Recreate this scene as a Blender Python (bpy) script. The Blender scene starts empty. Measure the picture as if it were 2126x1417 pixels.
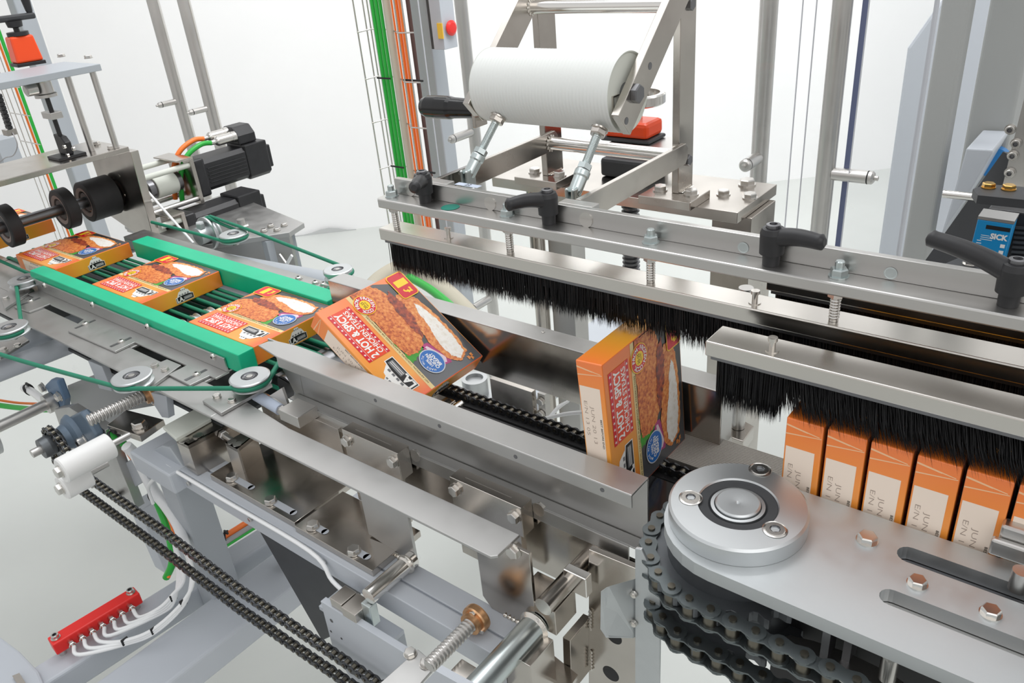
import bpy, bmesh, math, random
from mathutils import Vector, Matrix

random.seed(7)
S = bpy.context.scene
COL = S.collection
# ---------------------------------------------------------------- camera
CAM = Vector((0.0, 0.0, 1.5))
R_ = Vector((0.78626604, 0.61226154, -0.08319566))      # image right
D_ = Vector((0.23034912, -0.41539015, -0.87999449))     # image down
W_ = Vector((-0.57334544, 0.67274574, -0.46764108))     # view direction
FPX = 1654.17                                            # focal length in pixels of a 2126 px wide frame
cd = bpy.data.cameras.new('camera'); co = bpy.data.objects.new('camera', cd); COL.objects.link(co)
cd.sensor_width = 36.0; cd.lens = 36.0 * FPX / 2126.0; cd.clip_start = 0.02; cd.clip_end = 60
m3 = Matrix((R_, -D_, -W_)).transposed()
co.matrix_world = Matrix.Translation(CAM) @ m3.to_4x4()
S.camera = co
# ---------------------------------------------------------------- view + light
S.view_settings.view_transform = 'Standard'; S.view_settings.look = 'None'
S.view_settings.gamma = 1.0; S.view_settings.use_curve_mapping = False
S.view_settings.exposure = 0.24
wd = bpy.data.worlds.new('hall_light'); S.world = wd; wd.use_nodes = True
nt = wd.node_tree; nt.nodes.clear()
wo = nt.nodes.new('ShaderNodeOutputWorld'); bg = nt.nodes.new('ShaderNodeBackground')
tc = nt.nodes.new('ShaderNodeTexCoord'); sx = nt.nodes.new('ShaderNodeSeparateXYZ'); cr = nt.nodes.new('ShaderNodeValToRGB')
mr = nt.nodes.new('ShaderNodeMapRange'); mr.inputs[1].default_value = -1; mr.inputs[2].default_value = 1
nt.links.new(tc.outputs['Generated'], sx.inputs[0]); nt.links.new(sx.outputs[2], mr.inputs[0]); nt.links.new(mr.outputs[0], cr.inputs[0])
e = cr.color_ramp.elements
e[0].position = 0.0; e[0].color = (.34, .33, .32, 1); e[1].position = 1.0; e[1].color = (.66, .67, .68, 1)
x = e.new(.40); x.color = (.36, .35, .335, 1); x = e.new(.52); x.color = (.86, .845, .825, 1); x = e.new(.68); x.color = (.84, .84, .84, 1)
nt.links.new(cr.outputs[0], bg.inputs[0]); bg.inputs[1].default_value = 0.78; nt.links.new(bg.outputs[0], wo.inputs[0])

def area(name, loc, target, size, power, col=(1, 1, 1)):
    l = bpy.data.lights.new(name, 'AREA'); l.shape = 'RECTANGLE'; l.size = size[0]; l.size_y = size[1]; l.energy = power; l.color = col
    o = bpy.data.objects.new(name, l); COL.objects.link(o); o.location = loc
    o.rotation_euler = (Vector(target) - Vector(loc)).to_track_quat('-Z', 'Y').to_euler(); return o
area('softbox_light', (1.2, -0.6, 3.3), (-0.7, 0.8, 0.9), (2.4, 1.8), 15, (1, .985, .96))
area('ceiling_light', (-1.6, 1.0, 3.9), (-1.4, 1.2, 0), (3.0, 2.2), 30, (.97, .985, 1))
area('wall_fill_light', (-0.6, 2.2, 3.6), (-2.6, 5.0, 1.0), (2.5, 1.5), 92, (1, 1, 1))  # added fill with no visible lamp, brightens the distant white walls

# ---------------------------------------------------------------- measuring helper
def at(px, py, X=None, Y=None, Z=None):
    """world point on the plane X=, Y= or Z= that the photograph shows at pixel px, py"""
    v = R_ * ((px - 1063) / FPX) + D_ * ((py - 708.5) / FPX) + W_
    if Z is not None: t = (Z - CAM.z) / v.z
    elif Y is not None: t = (Y - CAM.y) / v.y
    else: t = (X - CAM.x) / v.x
    return CAM + v * t

# ---------------------------------------------------------------- materials
def rgb(h):
    h = h.lstrip('#'); c = [int(h[i:i + 2], 16) / 255 for i in (0, 2, 4)]
    return tuple(((v / 12.92) if v <= .04045 else ((v + .055) / 1.055) ** 2.4) for v in c) + (1,)
MATS = {}
def mat(name, col, metal=0.0, rough=0.5, noise=None, spec=None, bump=None, rnoise=None, coat=0, trans=0, aniso=0, stretch=(1, 1, 1), sss=0, emit=None):
    """procedural principled material; noise=(scale, amount) varies value, rnoise=(scale, amount) varies roughness"""
    m = bpy.data.materials.new(name); m.use_nodes = True; MATS[name] = m
    n = m.node_tree; p = n.nodes['Principled BSDF']
    if isinstance(col, str): col = rgb(col)
    p.inputs['Base Color'].default_value = col; p.inputs['Metallic'].default_value = metal; p.inputs['Roughness'].default_value = rough
    if spec is not None: p.inputs['Specular IOR Level'].default_value = spec
    if coat: p.inputs['Coat Weight'].default_value = coat
    if aniso: p.inputs['Anisotropic'].default_value = aniso
    if noise or rnoise or bump:
        t = n.nodes.new('ShaderNodeTexCoord'); mp = n.nodes.new('ShaderNodeMapping'); mp.inputs['Scale'].default_value = stretch
        n.links.new(t.outputs['Object'], mp.inputs[0])
        def nz(scale, det=4):
            q = n.nodes.new('ShaderNodeTexNoise'); q.inputs['Scale'].default_value = scale; q.inputs['Detail'].default_value = det
            n.links.new(mp.outputs[0], q.inputs['Vector']); return q
        if noise:
            q = nz(noise[0]); r = n.nodes.new('ShaderNodeMapRange'); r.inputs[1].default_value = .25; r.inputs[2].default_value = .75
            r.inputs[3].default_value = 1 - noise[1]; r.inputs[4].default_value = 1 + noise[1]
            n.links.new(q.outputs[0], r.inputs[0])
            mx = n.nodes.new('ShaderNodeVectorMath'); mx.operation = 'SCALE'; mx.inputs[0].default_value = col[:3]
            n.links.new(r.outputs[0], mx.inputs['Scale']); n.links.new(mx.outputs[0], p.inputs['Base Color'])
        if rnoise:
            q = nz(rnoise[0]); r = n.nodes.new('ShaderNodeMapRange'); r.inputs[1].default_value = .3; r.inputs[2].default_value = .7
            r.inputs[3].default_value = max(.02, rough - rnoise[1]); r.inputs[4].default_value = rough + rnoise[1]
            n.links.new(q.outputs[0], r.inputs[0]); n.links.new(r.outputs[0], p.inputs['Roughness'])
        if bump:
            q = nz(bump[0]); b = n.nodes.new('ShaderNodeBump'); b.inputs['Strength'].default_value = bump[1]; b.inputs['Distance'].default_value = .001
            n.links.new(q.outputs[0], b.inputs['Height']); n.links.new(b.outputs[0], p.inputs['Normal'])
    return m
mat('steel', (.60, .585, .565, 1), 1, .36, noise=(9, .07), rnoise=(14, .05))
mat('steel_sheet', (.52, .515, .505, 1), 1, .42, noise=(6, .06), rnoise=(30, .05), stretch=(1, 1, 1))
mat('steel_bar', (.60, .59, .575, 1), 1, .34, noise=(7, .05), rnoise=(40, .06), stretch=(.06, 1, 1))
mat('channel', (.66, .63, .59, 1), 1, .22, rnoise=(10, .05))
mat('nickel', (.53, .495, .455, 1), 1, .20, noise=(12, .12), rnoise=(16, .08))
mat('bright', (.80, .78, .75, 1), 1, .16)
mat('alu', (.60, .625, .635, 1), 1, .55, noise=(8, .04), rnoise=(60, .05))
mat('alu_machined', (.62, .64, .65, 1), 1, .40)
mat('zinc', (.60, .66, .66, 1), 1, .30, noise=(30, .1))
mat('bolt', (.66, .64, .61, 1), 1, .25)
mat('dark_metal', (.22, .22, .23, 1), 1, .35)
mat('paint_grey', (.40, .43, .465, 1), 0, .42, noise=(4, .03))
mat('paint_light', (.50, .53, .575, 1), 0, .38, noise=(4, .03))
mat('paint_blue', (.12, .20, .32, 1), 0, .45, noise=(20, .12))
mat('paint_slate', (.13, .18, .24, 1), .2, .45, noise=(25, .12))
mat('black_plastic', (.018, .018, .020, 1), 0, .42, noise=(60, .2))
mat('black_gloss', (.008, .008, .009, 1), 0, .12)
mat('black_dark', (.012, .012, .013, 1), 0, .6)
mat('graphite', (.040, .042, .046, 1), 0, .5, noise=(30, .15))
mat('rubber', (.022, .022, .024, 1), 0, .62, noise=(50, .2))
mat('rubber_rim', (.28, .22, .20, 1), .2, .6)
mat('green_pe', (.005, .49, .26, 1), 0, .42, noise=(20, .07))
mat('green_belt', (.010, .20, .115, 1), 0, .55, noise=(40, .1))
mat('green_cable', (.02, .40, .045, 1), 0, .4)
mat('orange_cable', (.93, .20, .03, 1), 0, .42)
mat('beige_cable', (.50, .46, .37, 1), 0, .7, bump=(900, .4))
mat('brown_cable', (.075, .035, .03, 1), 0, .5)
mat('grey_cable', (.35, .34, .35, 1), 0, .5)
mat('white_tube', (.86, .87, .88, 1), 0, .3)
mat('white_plastic', (.80, .80, .79, 1), 0, .35, noise=(8, .02))
mat('roller_white', (.78, .80, .78, 1), 0, .5)
mat('paint_mid', (.38, .39, .385, 1), 0, .45, noise=(4, .03))
mat('orange_red', (.88, .075, .010, 1), 0, .3)
mat('red', (.80, .022, .018, 1), 0, .32)
mat('yellow', (.90, .55, .05, 1), 0, .4)
mat('bristle', (.010, .010, .011, 1), 0, .42, spec=.35)
mat('chain_steel', (.060, .062, .066, 1), .75, .36, noise=(80, .2))
mat('chain_front', (.155, .175, .18, 1), .85, .36, noise=(60, .15))
mat('chain_roller', (.17, .155, .125, 1), .95, .3)
mat('sprocket', (.14, .15, .16, 1), .7, .42, noise=(30, .1))
mat('bronze', (.62, .36, .19, 1), .85, .36)
mat('copper', (.62, .33, .17, 1), 1, .3)
mat('floor', (.60, .62, .595, 1), 0, .34, noise=(2.3, .04), rnoise=(3, .08))
mat('wall', (.90, .90, .90, 1), 0, .7, noise=(3, .015))
mat('scuff', (.52, .53, .53, 1), 0, .7)
mat('foam', (.66, .68, .62, 1), 0, .65)
mat('blue_box', (.01, .28, .62, 1), 0, .35)
mat('blue_motor', (.03, .22, .55, 1), 0, .35)
mat('ink_white', (.90, .90, .90, 1), 0, .5)
mat('ink_black', (.012, .012, .014, 1), 0, .45)
mat('label_blue', (.55, .62, .75, 1), 0, .5)
mat('green_sticker', (.005, .22, .16, 1), 0, .4)
mat('weld', (.72, .69, .64, 1), 1, .22, bump=(300, .6))
mat('brass', (.70, .44, .14, 1), 1, .25)

# clear guard panels: thin polycarbonate
m = bpy.data.materials.new('clear_panel'); m.use_nodes = True; MATS['clear_panel'] = m
n = m.node_tree; n.nodes.clear(); o_ = n.nodes.new('ShaderNodeOutputMaterial'); mxs = n.nodes.new('ShaderNodeMixShader')
tr = n.nodes.new('ShaderNodeBsdfTransparent'); tr.inputs[0].default_value = (.985, .99, .99, 1)
gl = n.nodes.new('ShaderNodeBsdfGlossy'); gl.inputs['Roughness'].default_value = .02
fr = n.nodes.new('ShaderNodeFresnel'); fr.inputs[0].default_value = 1.35
n.links.new(fr.outputs[0], mxs.inputs[0]); n.links.new(tr.outputs[0], mxs.inputs[1]); n.links.new(gl.outputs[0], mxs.inputs[2]); n.links.new(mxs.outputs[0], o_.inputs[0])
mat('panel_edge', (.16, .19, .34, 1), 0, .25)
mat('panel_edge_light', (.55, .56, .60, 1), 0, .3)

# ---------------------------------------------------------------- mesh builder
def V(*a): return Vector(a)
def frame(ax):
    ax = Vector(ax).normalized(); h = Vector((0, 0, 1)) if abs(ax.z) < .9 else Vector((1, 0, 0))
    a = ax.cross(h).normalized(); b = ax.cross(a).normalized(); return a, b, ax
class MB:
    def __init__(s): s.v = []; s.f = []; s.m = []; s.s = []
    def add(s, vs, fs, mi=0, smooth=False):
        o = len(s.v); s.v += [Vector(q) for q in vs]
        for f in fs: s.f.append([i + o for i in f]); s.m.append(mi); s.s.append(smooth)
        return s
    def box(s, lo, hi, mi=0):
        x0, y0, z0 = [min(a, b) for a, b in zip(lo, hi)]; x1, y1, z1 = [max(a, b) for a, b in zip(lo, hi)]
        return s.add([(x0, y0, z0), (x1, y0, z0), (x1, y1, z0), (x0, y1, z0), (x0, y0, z1), (x1, y0, z1), (x1, y1, z1), (x0, y1, z1)],
                     [(0, 3, 2, 1), (4, 5, 6, 7), (0, 1, 5, 4), (1, 2, 6, 5), (2, 3, 7, 6), (3, 0, 4, 7)], mi)
    def prism(s, pts, ext, mi=0):
        """polygon pts (3-D, planar) extruded by vector ext"""
        pts = [Vector(p) for p in pts]; ext = Vector(ext); n = len(pts)
        nr = Vector((0, 0, 0))
        for i in range(n): nr += pts[i].cross(pts[(i + 1) % n])
        if nr.dot(ext) > 0: pts = pts[::-1]
        q = [p + ext for p in pts]
        return s.add(pts + q, [tuple(range(n)), tuple(range(2 * n - 1, n - 1, -1))] + [(i, i + n, (i + 1) % n + n, (i + 1) % n) for i in range(n)], mi)
    def beam(s, p0, p1, w, h, up=(0, 0, 1), mi=0):
        """rectangular bar from p0 to p1 (centre line), w across, h along up"""
        p0 = Vector(p0); p1 = Vector(p1); d = (p1 - p0).normalized(); a = d.cross(Vector(up)).normalized(); b = a.cross(d).normalized()
        c = [p0 + a * (i * w / 2) + b * (j * h / 2) for i, j in ((-1, -1), (1, -1), (1, 1), (-1, 1))]
        return s.prism(c, p1 - p0, mi)
    def cyl(s, p0, p1, r, r1=None, n=20, mi=0, caps=True, smooth=True):
        p0 = Vector(p0); p1 = Vector(p1); a, b, ax = frame(p1 - p0); r1 = r if r1 is None else r1
        c = [(math.cos(2 * math.pi * i / n), math.sin(2 * math.pi * i / n)) for i in range(n)]
        vs = [p0 + a * (x * r) + b * (y * r) for x, y in c] + [p1 + a * (x * r1) + b * (y * r1) for x, y in c]
        s.add(vs, [(i, (i + 1) % n, (i + 1) % n + n, i + n) for i in range(n)], mi, smooth)
        if caps: s.add(vs[:n], [tuple(range(n - 1, -1, -1))], mi); s.add(vs[n:], [tuple(range(n))], mi)
        return s
    def lathe(s, prof, org, ax, n=32, mi=0, smooth=True):
        """prof: list of (radius, height) from bottom to top along ax, or (radius, height, material)"""
        a, b, ax = frame(ax); org = Vector(org)
        for k in range(len(prof) - 1):
            r0, h0 = prof[k][:2]; r1, h1 = prof[k + 1][:2]; m_ = prof[k + 1][2] if len(prof[k + 1]) > 2 else mi
            ring = lambda r, h: [org + ax * h + a * (r * math.cos(2 * math.pi * i / n)) + b * (r * math.sin(2 * math.pi * i / n)) for i in range(n)]
            if r0 < 1e-6: s.add([org + ax * h0] + ring(r1, h1), [(0, (i + 1) % n + 1, i + 1) for i in range(n)], m_, smooth)
            elif r1 < 1e-6: s.add(ring(r0, h0) + [org + ax * h1], [(i, (i + 1) % n, n) for i in range(n)], m_, smooth)
            else: s.add(ring(r0, h0) + ring(r1, h1), [(i, (i + 1) % n, (i + 1) % n + n, i + n) for i in range(n)], m_, smooth)
        return s
    def tube(s, pts, r, n=10, mi=0, closed=False, caps=True):
        pts = [Vector(p) for p in pts]; L = len(pts); rings = []
        pa = None
        for i, p in enumerate(pts):
            if closed: d = pts[(i + 1) % L] - pts[i - 1]
            else: d = pts[min(i + 1, L - 1)] - pts[max(i - 1, 0)]
            d.normalize()
            if pa is None: a, b, _ = frame(d)
            else: a = (pa - d * pa.dot(d)).normalized(); b = d.cross(a)
            pa = a; rr = r[i] if isinstance(r, (list, tuple)) else r
            rings.append([p + a * (rr * math.cos(2 * math.pi * k / n)) + b * (rr * math.sin(2 * math.pi * k / n)) for k in range(n)])
        vs = [q for g in rings for q in g]; fs = []
        for i in range(L if closed else L - 1):
            j = (i + 1) % L
            for k in range(n): fs.append((i * n + k, i * n + (k + 1) % n, j * n + (k + 1) % n, j * n + k))
        s.add(vs, fs, mi, True)
        if caps and not closed: s.add(rings[0], [tuple(range(n - 1, -1, -1))], mi); s.add(rings[-1], [tuple(range(n))], mi)
        return s
    def hexa(s, p, ax, af, h, mi=0, rot=0):
        """hexagon head, af across flats, base centre p"""
        a, b, ax = frame(ax); p = Vector(p); r = af / math.sqrt(3)
        ring = lambda rr, hh: [p + ax * hh + a * (rr * math.cos(math.pi / 3 * i + rot)) + b * (rr * math.sin(math.pi / 3 * i + rot)) for i in range(6)]
        vs = ring(r, 0) + ring(r, h * .82) + ring(r * .86, h)
        return s.add(vs, [tuple(range(5, -1, -1))] + [(i, (i + 1) % 6, (i + 1) % 6 + 6, i + 6) for i in range(6)] + [(i + 6, (i + 1) % 6 + 6, (i + 1) % 6 + 12, i + 12) for i in range(6)] + [tuple(range(12, 18))], mi)
    def merge(s, o, M=None, dm=0):
        s.add([(M @ q if M else q) for q in o.v], [], 0); k = len(s.v) - len(o.v)
        for f, m_, sm in zip(o.f, o.m, o.s): s.f.append([i + k for i in f]); s.m.append(m_ + dm); s.s.append(sm)
        return s
def world_of(o):
    p = Vector((0, 0, 0))
    while o: p += o.location; o = o.parent
    return p
def build(name, mb, mats, parent=None, bevel=0.0, kind=None, label=None, origin=None, seg=2):
    me = bpy.data.meshes.new(name)
    if parent is not None: org = world_of(parent)
    elif origin is not None: org = Vector(origin)
    else:
        lo = Vector([min(v[i] for v in mb.v) for i in range(3)]); hi = Vector([max(v[i] for v in mb.v) for i in range(3)])
        org = Vector(((lo.x + hi.x) / 2, (lo.y + hi.y) / 2, lo.z))
    me.from_pydata([tuple(v - org) for v in mb.v], [], mb.f)
    for q in ([mats] if isinstance(mats, str) else mats): me.materials.append(MATS[q])
    me.polygons.foreach_set('material_index', mb.m); me.polygons.foreach_set('use_smooth', mb.s)
    me.update()
    o = bpy.data.objects.new(name, me); COL.objects.link(o)
    if parent is not None: o.parent = parent
    else: o.location = org
    if bevel:
        b = o.modifiers.new('edge', 'BEVEL'); b.width = bevel; b.segments = seg; b.limit_method = 'ANGLE'; b.angle_limit = math.radians(50); b.harden_normals = False
    if kind: o['kind'] = kind
    if label: o['label'] = label
    return o
def tag(o, label, cat, group=None, kind=None):
    o['label'] = label; o['category'] = cat
    if group: o['group'] = group
    if kind: o['kind'] = kind
    return o
def thing(name, label, cat, loc, group=None):
    o = bpy.data.objects.new(name, None); COL.objects.link(o); o.location = loc; o.empty_display_size = .02
    return tag(o, label, cat, group)
def copy_tree(o, parent=None):
    c = o.copy(); COL.objects.link(c); c.parent = parent
    for ch in list(o.children): copy_tree(ch, c)
    return c
# ---------------------------------------------------------------- fasteners: shared meshes
FAST = {}
def fastener(parent, p, ax, d=.008, kind='hex', name=None, m='bolt', rot=0.0, washer=True, shank=0.0):
    """bolt head of shank diameter d standing on p along ax, child of parent"""
    key = (kind, d, m, washer, shank)
    if key not in FAST:
        b = MB(); h = 0
        if washer: b.lathe([(0, 0), (d * 1.05, 0), (d * 1.05, d * .16), (0, d * .16)], (0, 0, 0), (0, 0, 1), 20, smooth=False); h = d * .16
        if kind == 'hex':
            b.hexa((0, 0, h), (0, 0, 1), d * 1.6, d * .62)
        elif kind == 'nut':
            b.hexa((0, 0, h), (0, 0, 1), d * 1.6, d * .8)
            b.lathe([(d * .5, h + d * .8), (d * .5, h + d * 1.5), (d * .4, h + d * 1.6), (0, h + d * 1.6)], (0, 0, 0), (0, 0, 1), 14)
        elif kind == 'cap':      # socket cap screw
            b.lathe([(d * .8, h), (d * .8, h + d * .8), (d * .72, h + d * .9), (d * .45, h + d * .9)], (0, 0, 0), (0, 0, 1), 20, smooth=False)
            b.lathe([(d * .45, h + d * .9), (d * .42, h + d * .45), (0, h + d * .45)], (0, 0, 0), (0, 0, 1), 6, 1, smooth=False)
        elif kind == 'flush':    # countersunk socket screw
            b.lathe([(d * 1.0, 0), (d * .95, d * .05), (d * .42, d * .03)], (0, 0, 0), (0, 0, 1), 24, smooth=False)
            b.lathe([(d * .42, d * .031), (d * .30, -d * .1), (0, -d * .1)], (0, 0, 0), (0, 0, 1), 6, 1, smooth=False)
        elif kind == 'button':
            b.lathe([(d * .9, h), (d * .85, h + d * .22), (d * .6, h + d * .42), (d * .35, h + d * .48)], (0, 0, 0), (0, 0, 1), 20)
            b.lathe([(d * .35, h + d * .48), (d * .3, h + d * .15), (0, h + d * .15)], (0, 0, 0), (0, 0, 1), 6, 1, smooth=False)
        elif kind == 'stud':     # plain knurled stud
            b.lathe([(d * .5, 0), (d * .5, d * 1.6), (d * .75, d * 1.7), (d * .75, d * 2.3), (0, d * 2.35)], (0, 0, 0), (0, 0, 1), 16)
        if shank: b.cyl((0, 0, -shank), (0, 0, 0), d * .5, n=14)
        me = bpy.data.meshes.new('bolt_' + kind)
        me.from_pydata([tuple(v) for v in b.v], [], b.f); me.materials.append(MATS[m]); me.materials.append(MATS['dark_metal'])
        me.polygons.foreach_set('material_index', b.m); me.polygons.foreach_set('use_smooth', b.s); me.update()
        FAST[key] = me
    nm = name or {'hex': 'hex_bolt', 'nut': 'lock_nut', 'cap': 'socket_screw', 'flush': 'flush_screw', 'button': 'button_screw', 'stud': 'stud'}[kind]
    o = bpy.data.objects.new(nm, FAST[key]); COL.objects.link(o); o.parent = parent
    a, b_, z = frame(ax); M = Matrix((a, b_, z)).transposed().to_4x4()
    if M.to_3x3().determinant() < 0: M = Matrix((a, -b_, z)).transposed().to_4x4()
    o.matrix_local = Matrix.Translation(Vector(p) - world_of(parent)) @ M @ Matrix.Rotation(rot, 4, 'Z')
    return o
# ---------------------------------------------------------------- flat lettering
TXT = {}
def glyphs(s, bold):
    k = (s, bold)
    if k not in TXT:
        cu = bpy.data.curves.new('t', 'FONT'); cu.body = s; cu.size = 1; cu.offset = bold; cu.resolution_u = 3
        ob = bpy.data.objects.new('t', cu); COL.objects.link(ob)
        me = bpy.data.meshes.new_from_object(ob)
        TXT[k] = ([v.co.copy() for v in me.vertices], [tuple(p.vertices) for p in me.polygons])
        bpy.data.objects.remove(ob); bpy.data.meshes.remove(me); bpy.data.curves.remove(cu)
    return TXT[k]
def text(mb, s, org, right, up, h, w=None, mi=0, bold=.02, align='l'):
    """lettering of cap height h starting at org; w squeezes or stretches it to that width"""
    vs, fs = glyphs(s, bold)
    if not vs: return
    x0 = min(v.x for v in vs); x1 = max(v.x for v in vs); k = h / .70; kx = k if w is None else w / (x1 - x0)
    right = Vector(right).normalized(); up = Vector(up).normalized(); org = Vector(org)
    off = {'l': -x0, 'c': -(x0 + x1) / 2, 'r': -x1}[align]
    mb.add([org + right * ((v.x + off) * kx) + up * (v.y * k) for v in vs], fs, mi)
def arc_text(mb, s, c, right, up, r, h, a0, a1, mi=0, bold=.02):
    """lettering on a circle, from angle a0 to a1 (degrees, clockwise)"""
    right = Vector(right).normalized(); up = Vector(up).normalized(); n = len(s)
    for i, ch in enumerate(s):
        if ch == ' ': continue
        t = math.radians(a0 + (a1 - a0) * (i + .5) / n); sg = 1 if a1 < a0 else -1
        u = (right * math.cos(t) + up * math.sin(t)) * sg; rt = (right * math.sin(t) - up * math.cos(t)) * sg
        rr = r if sg > 0 else r
        text(mb, ch, Vector(c) + (right * math.cos(t) + up * math.sin(t)) * rr - u * (h / 2), rt, u, h, mi=mi, bold=bold, align='c')
# ================================================================ room: floor and white backdrop walls
b = MB(); b.box((-6.5, -2.5, -0.05), (4.5, 9.5, 0.0)); build('floor', b, 'floor', kind='structure')
wA = V(-3.737, 2.565, 0); wu = V(.725, .688, 0).normalized(); wn = V(.688, -.725, 0).normalized()
b = MB(); b.prism([wA - wu * 3.0, wA + wu * 0.62, wA + wu * 0.62 - wn * .06, wA - wu * 3.0 - wn * .06], (0, 0, 4.2)); build('wall_left', b, 'wall', kind='structure')
q = wA + wu * 0.635 - wn * .012
b = MB(); b.prism([q, q + wu * 10.5, q + wu * 10.5 - wn * .06, q - wn * .06], (0, 0, 4.2)); build('wall_back', b, 'wall', kind='structure')
# torn strip at the foot of the wall
b = MB()
p0 = at(640, 488, Z=0.001); p1 = at(720, 474, Z=.001)
for i in range(8):
    a0 = wA + wu * (-.05 + i * .05) + wn * .012; a1 = a0 + wu * .05; h0 = [.004, .005, .006, .012, .026, .030, .022, .008, .004][i]; h1 = [.004, .005, .006, .012, .026, .030, .022, .008, .004][i + 1]
    b.prism([a0, a1, a1 + V(0, 0, h1), a0 + V(0, 0, h0)], wn * .006)
build('trim_1', b, 'scuff', kind='structure')

# ---------------------------------------------------------------- guard posts (round tube) with panel clamps
def post(px, py, Y, r, label, clamps=(), m='steel', grp=None, z1=2.3, X=None):
    p = at(px, py, Y=Y) if X is None else V(X, Y, 0)
    t = thing('guard_post', label, 'post', (p.x, p.y, 0), grp)
    b = MB(); b.cyl((p.x, p.y, 0), (p.x, p.y, z1), r, n=28); build('tube', b, m, t)
    b = MB(); b.lathe([(0, 0), (r * 2.0, 0), (r * 2.0, .008), (r, .012)], (p.x, p.y, 0), (0, 0, 1), 28); build('base_flange', b, m, t)
    for (cpx, cpy, d, L, rr) in clamps:
        d = Vector(d).normalized(); z = at(cpx, cpy, Y=Y).z
        c = V(p.x, p.y, z) + d * r * .8
        b = MB(); b.cyl(c, c + d * L, rr, n=20); k = build('panel_clamp', b, m, t)
        e2 = c + d * L
        b = MB(); b.lathe([(rr * 1.02, 0), (rr * 1.02, .003, 1), (rr * 1.0, .003), (rr, .010), (rr * .75, .014), (rr * .38, .015), (rr * .38, .022), (0, .024)], e2, d, 20)
        build('clamp_cap', b, [m, 'black_dark'], k)
    return p
P1 = post(352, 130, 1.57, .021, 'bright steel guard post left of its pair on the white wall side', [(370, 208, (0, -1, 0), .055, .010)])
P2 = post(414, 130, 1.58, .021, 'dull steel guard post right of its pair on the white wall side', [(428, 222, (0, -1, 0), .055, .010)])
P3 = post(972, 150, 1.93, .020, 'steel guard post behind the white roller, right of the switch box', [(985, 272, (0, -1, 0), .085, .013), (1018, 616, (0, -1, 0), .085, .014)])
P4 = post(1588, 150, 1.87, .0205, 'steel guard post above the end of the bolted top plate', [(1582, 325, (0, -1, 0), .060, .015)])
P5 = post(1735, 150, 1.80, .0205, 'steel guard post beside the blue-edged clear panel', [(1708, 358, (1, 0, 0), .075, .0145)])
# clear polycarbonate guard panels
def panel(name_label, p0, p1, th, z0, z1, edge=True, em='panel_edge_light', em2='panel_edge_light'):
    p0 = Vector(p0); p1 = Vector(p1); d = (p1 - p0).normalized(); nrm = V(-d.y, d.x, 0)
    t = thing('guard_panel', name_label, 'panel', ((p0.x + p1.x) / 2, (p0.y + p1.y) / 2, z0))
    b = MB(); b.add([p0 + V(0, 0, z0), p1 + V(0, 0, z0), p1 + V(0, 0, z1), p0 + V(0, 0, z1)], [(0, 1, 2, 3)]); build('clear_sheet', b, 'clear_panel', t)
    b = MB(); b.box((p0 - nrm * th / 2 - d * .0006) + V(0, 0, z0), (p0 + nrm * th / 2 + d * .0012) + V(0, 0, z1)); build('cut_edge', b, em, t)
    b = MB(); b.box((p1 - nrm * th / 2 - d * .0012) + V(0, 0, z0), (p1 + nrm * th / 2 + d * .0006) + V(0, 0, z1)); build('cut_edge', b, em2, t)
yg = 1.79
xa = at(1668, 0, Y=yg).x; xb = at(1696, 0, Y=yg).x
panel('clear guard panel behind the brush bar, left of the narrow upright gap', (P3.x - .04, yg, 0), (xa, yg, 0), .004, .25, 2.2)
panel('clear guard panel behind the lever handles, right of the narrow upright gap', (xb, yg, 0), (xb + .105, yg, 0), .004, .25, 2.2)
xc = at(1798, 0, Y=1.82)
panel('clear guard panel with a dark blue cut edge beside the grey machine columns', (xc.x, 1.82, 0), (xc.x + .02, 2.35, 0), .012, .3, 2.2, em='panel_edge')

# ---------------------------------------------------------------- grey square columns of the machine frame
def column(label, x, y, w, d, z0=0, z1=2.3, m='paint_grey', nm='frame_column'):
    b = MB(); b.box((x, y, z0), (x + w, y + d, z1)); o = build(nm, b, m, bevel=.006, seg=3); tag(o, label, 'column'); return o
q0 = at(849, 0, Y=2.25); q1 = at(884, 0, Y=2.25)
column('grey square column behind the coloured cables', q0.x, 2.25, q1.x - q0.x, .07)
# far left column and pale pipe
q1 = at(27, 0, Y=1.30); column('grey square column at the far left edge', q1.x - .062, 1.30, .062, .06)
p = at(57, 0, Y=1.36); post(57, 0, 1.36, .014, 'pale pipe beside the far left grey column', (), m='white_plastic')
# right: two light grey columns behind the panels, one dark strut
qa = at(1955, 0, Y=1.62); qb = at(2017, 0, Y=1.62)
CR = column('broad light grey column right of the clear panel', qa.x, 1.62, qb.x - qa.x, .045, m='paint_mid')
qa = at(2055, 0, Y=1.75); qb = at(2128, 0, Y=1.75)
t = thing('braced_column', 'pale grey column with a slanted brace at the right edge', 'column', (qa.x, 1.75, 0))
b = MB(); b.box((qa.x, 1.75, 0), (qb.x + .02, 1.85, 2.3)); build('upright', b, 'paint_mid', t, bevel=.008, seg=3)
b = MB(); b.prism([at(x_, y_, Y=1.60) for x_, y_ in ((2006, 308), (2061, 311), (2061, 318), (2012, 402), (1966, 470), (1950, 500), (1975, 420))], (0, .14, 0)); build('brace', b, 'paint_light', t, bevel=.004)
b = MB(); s0 = at(2118, 330, Y=1.50); s1 = at(1950, 560, Y=1.45); b.beam(s0, s1, .05, .05, (0, -1, .3)); o = build('strut_bar', b, 'graphite'); tag(o, 'dark slanted strut behind the long lever handle', 'strut')
# steel rod across them
b = MB(); s0 = at(1958, 402, Y=1.42); s1 = at(2170, 424, Y=1.42); b.cyl(s0, s1, .0065, n=16); o = build('cross_rod', b, 'bright'); tag(o, 'slim steel rod in front of the right-hand columns', 'rod')
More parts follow.
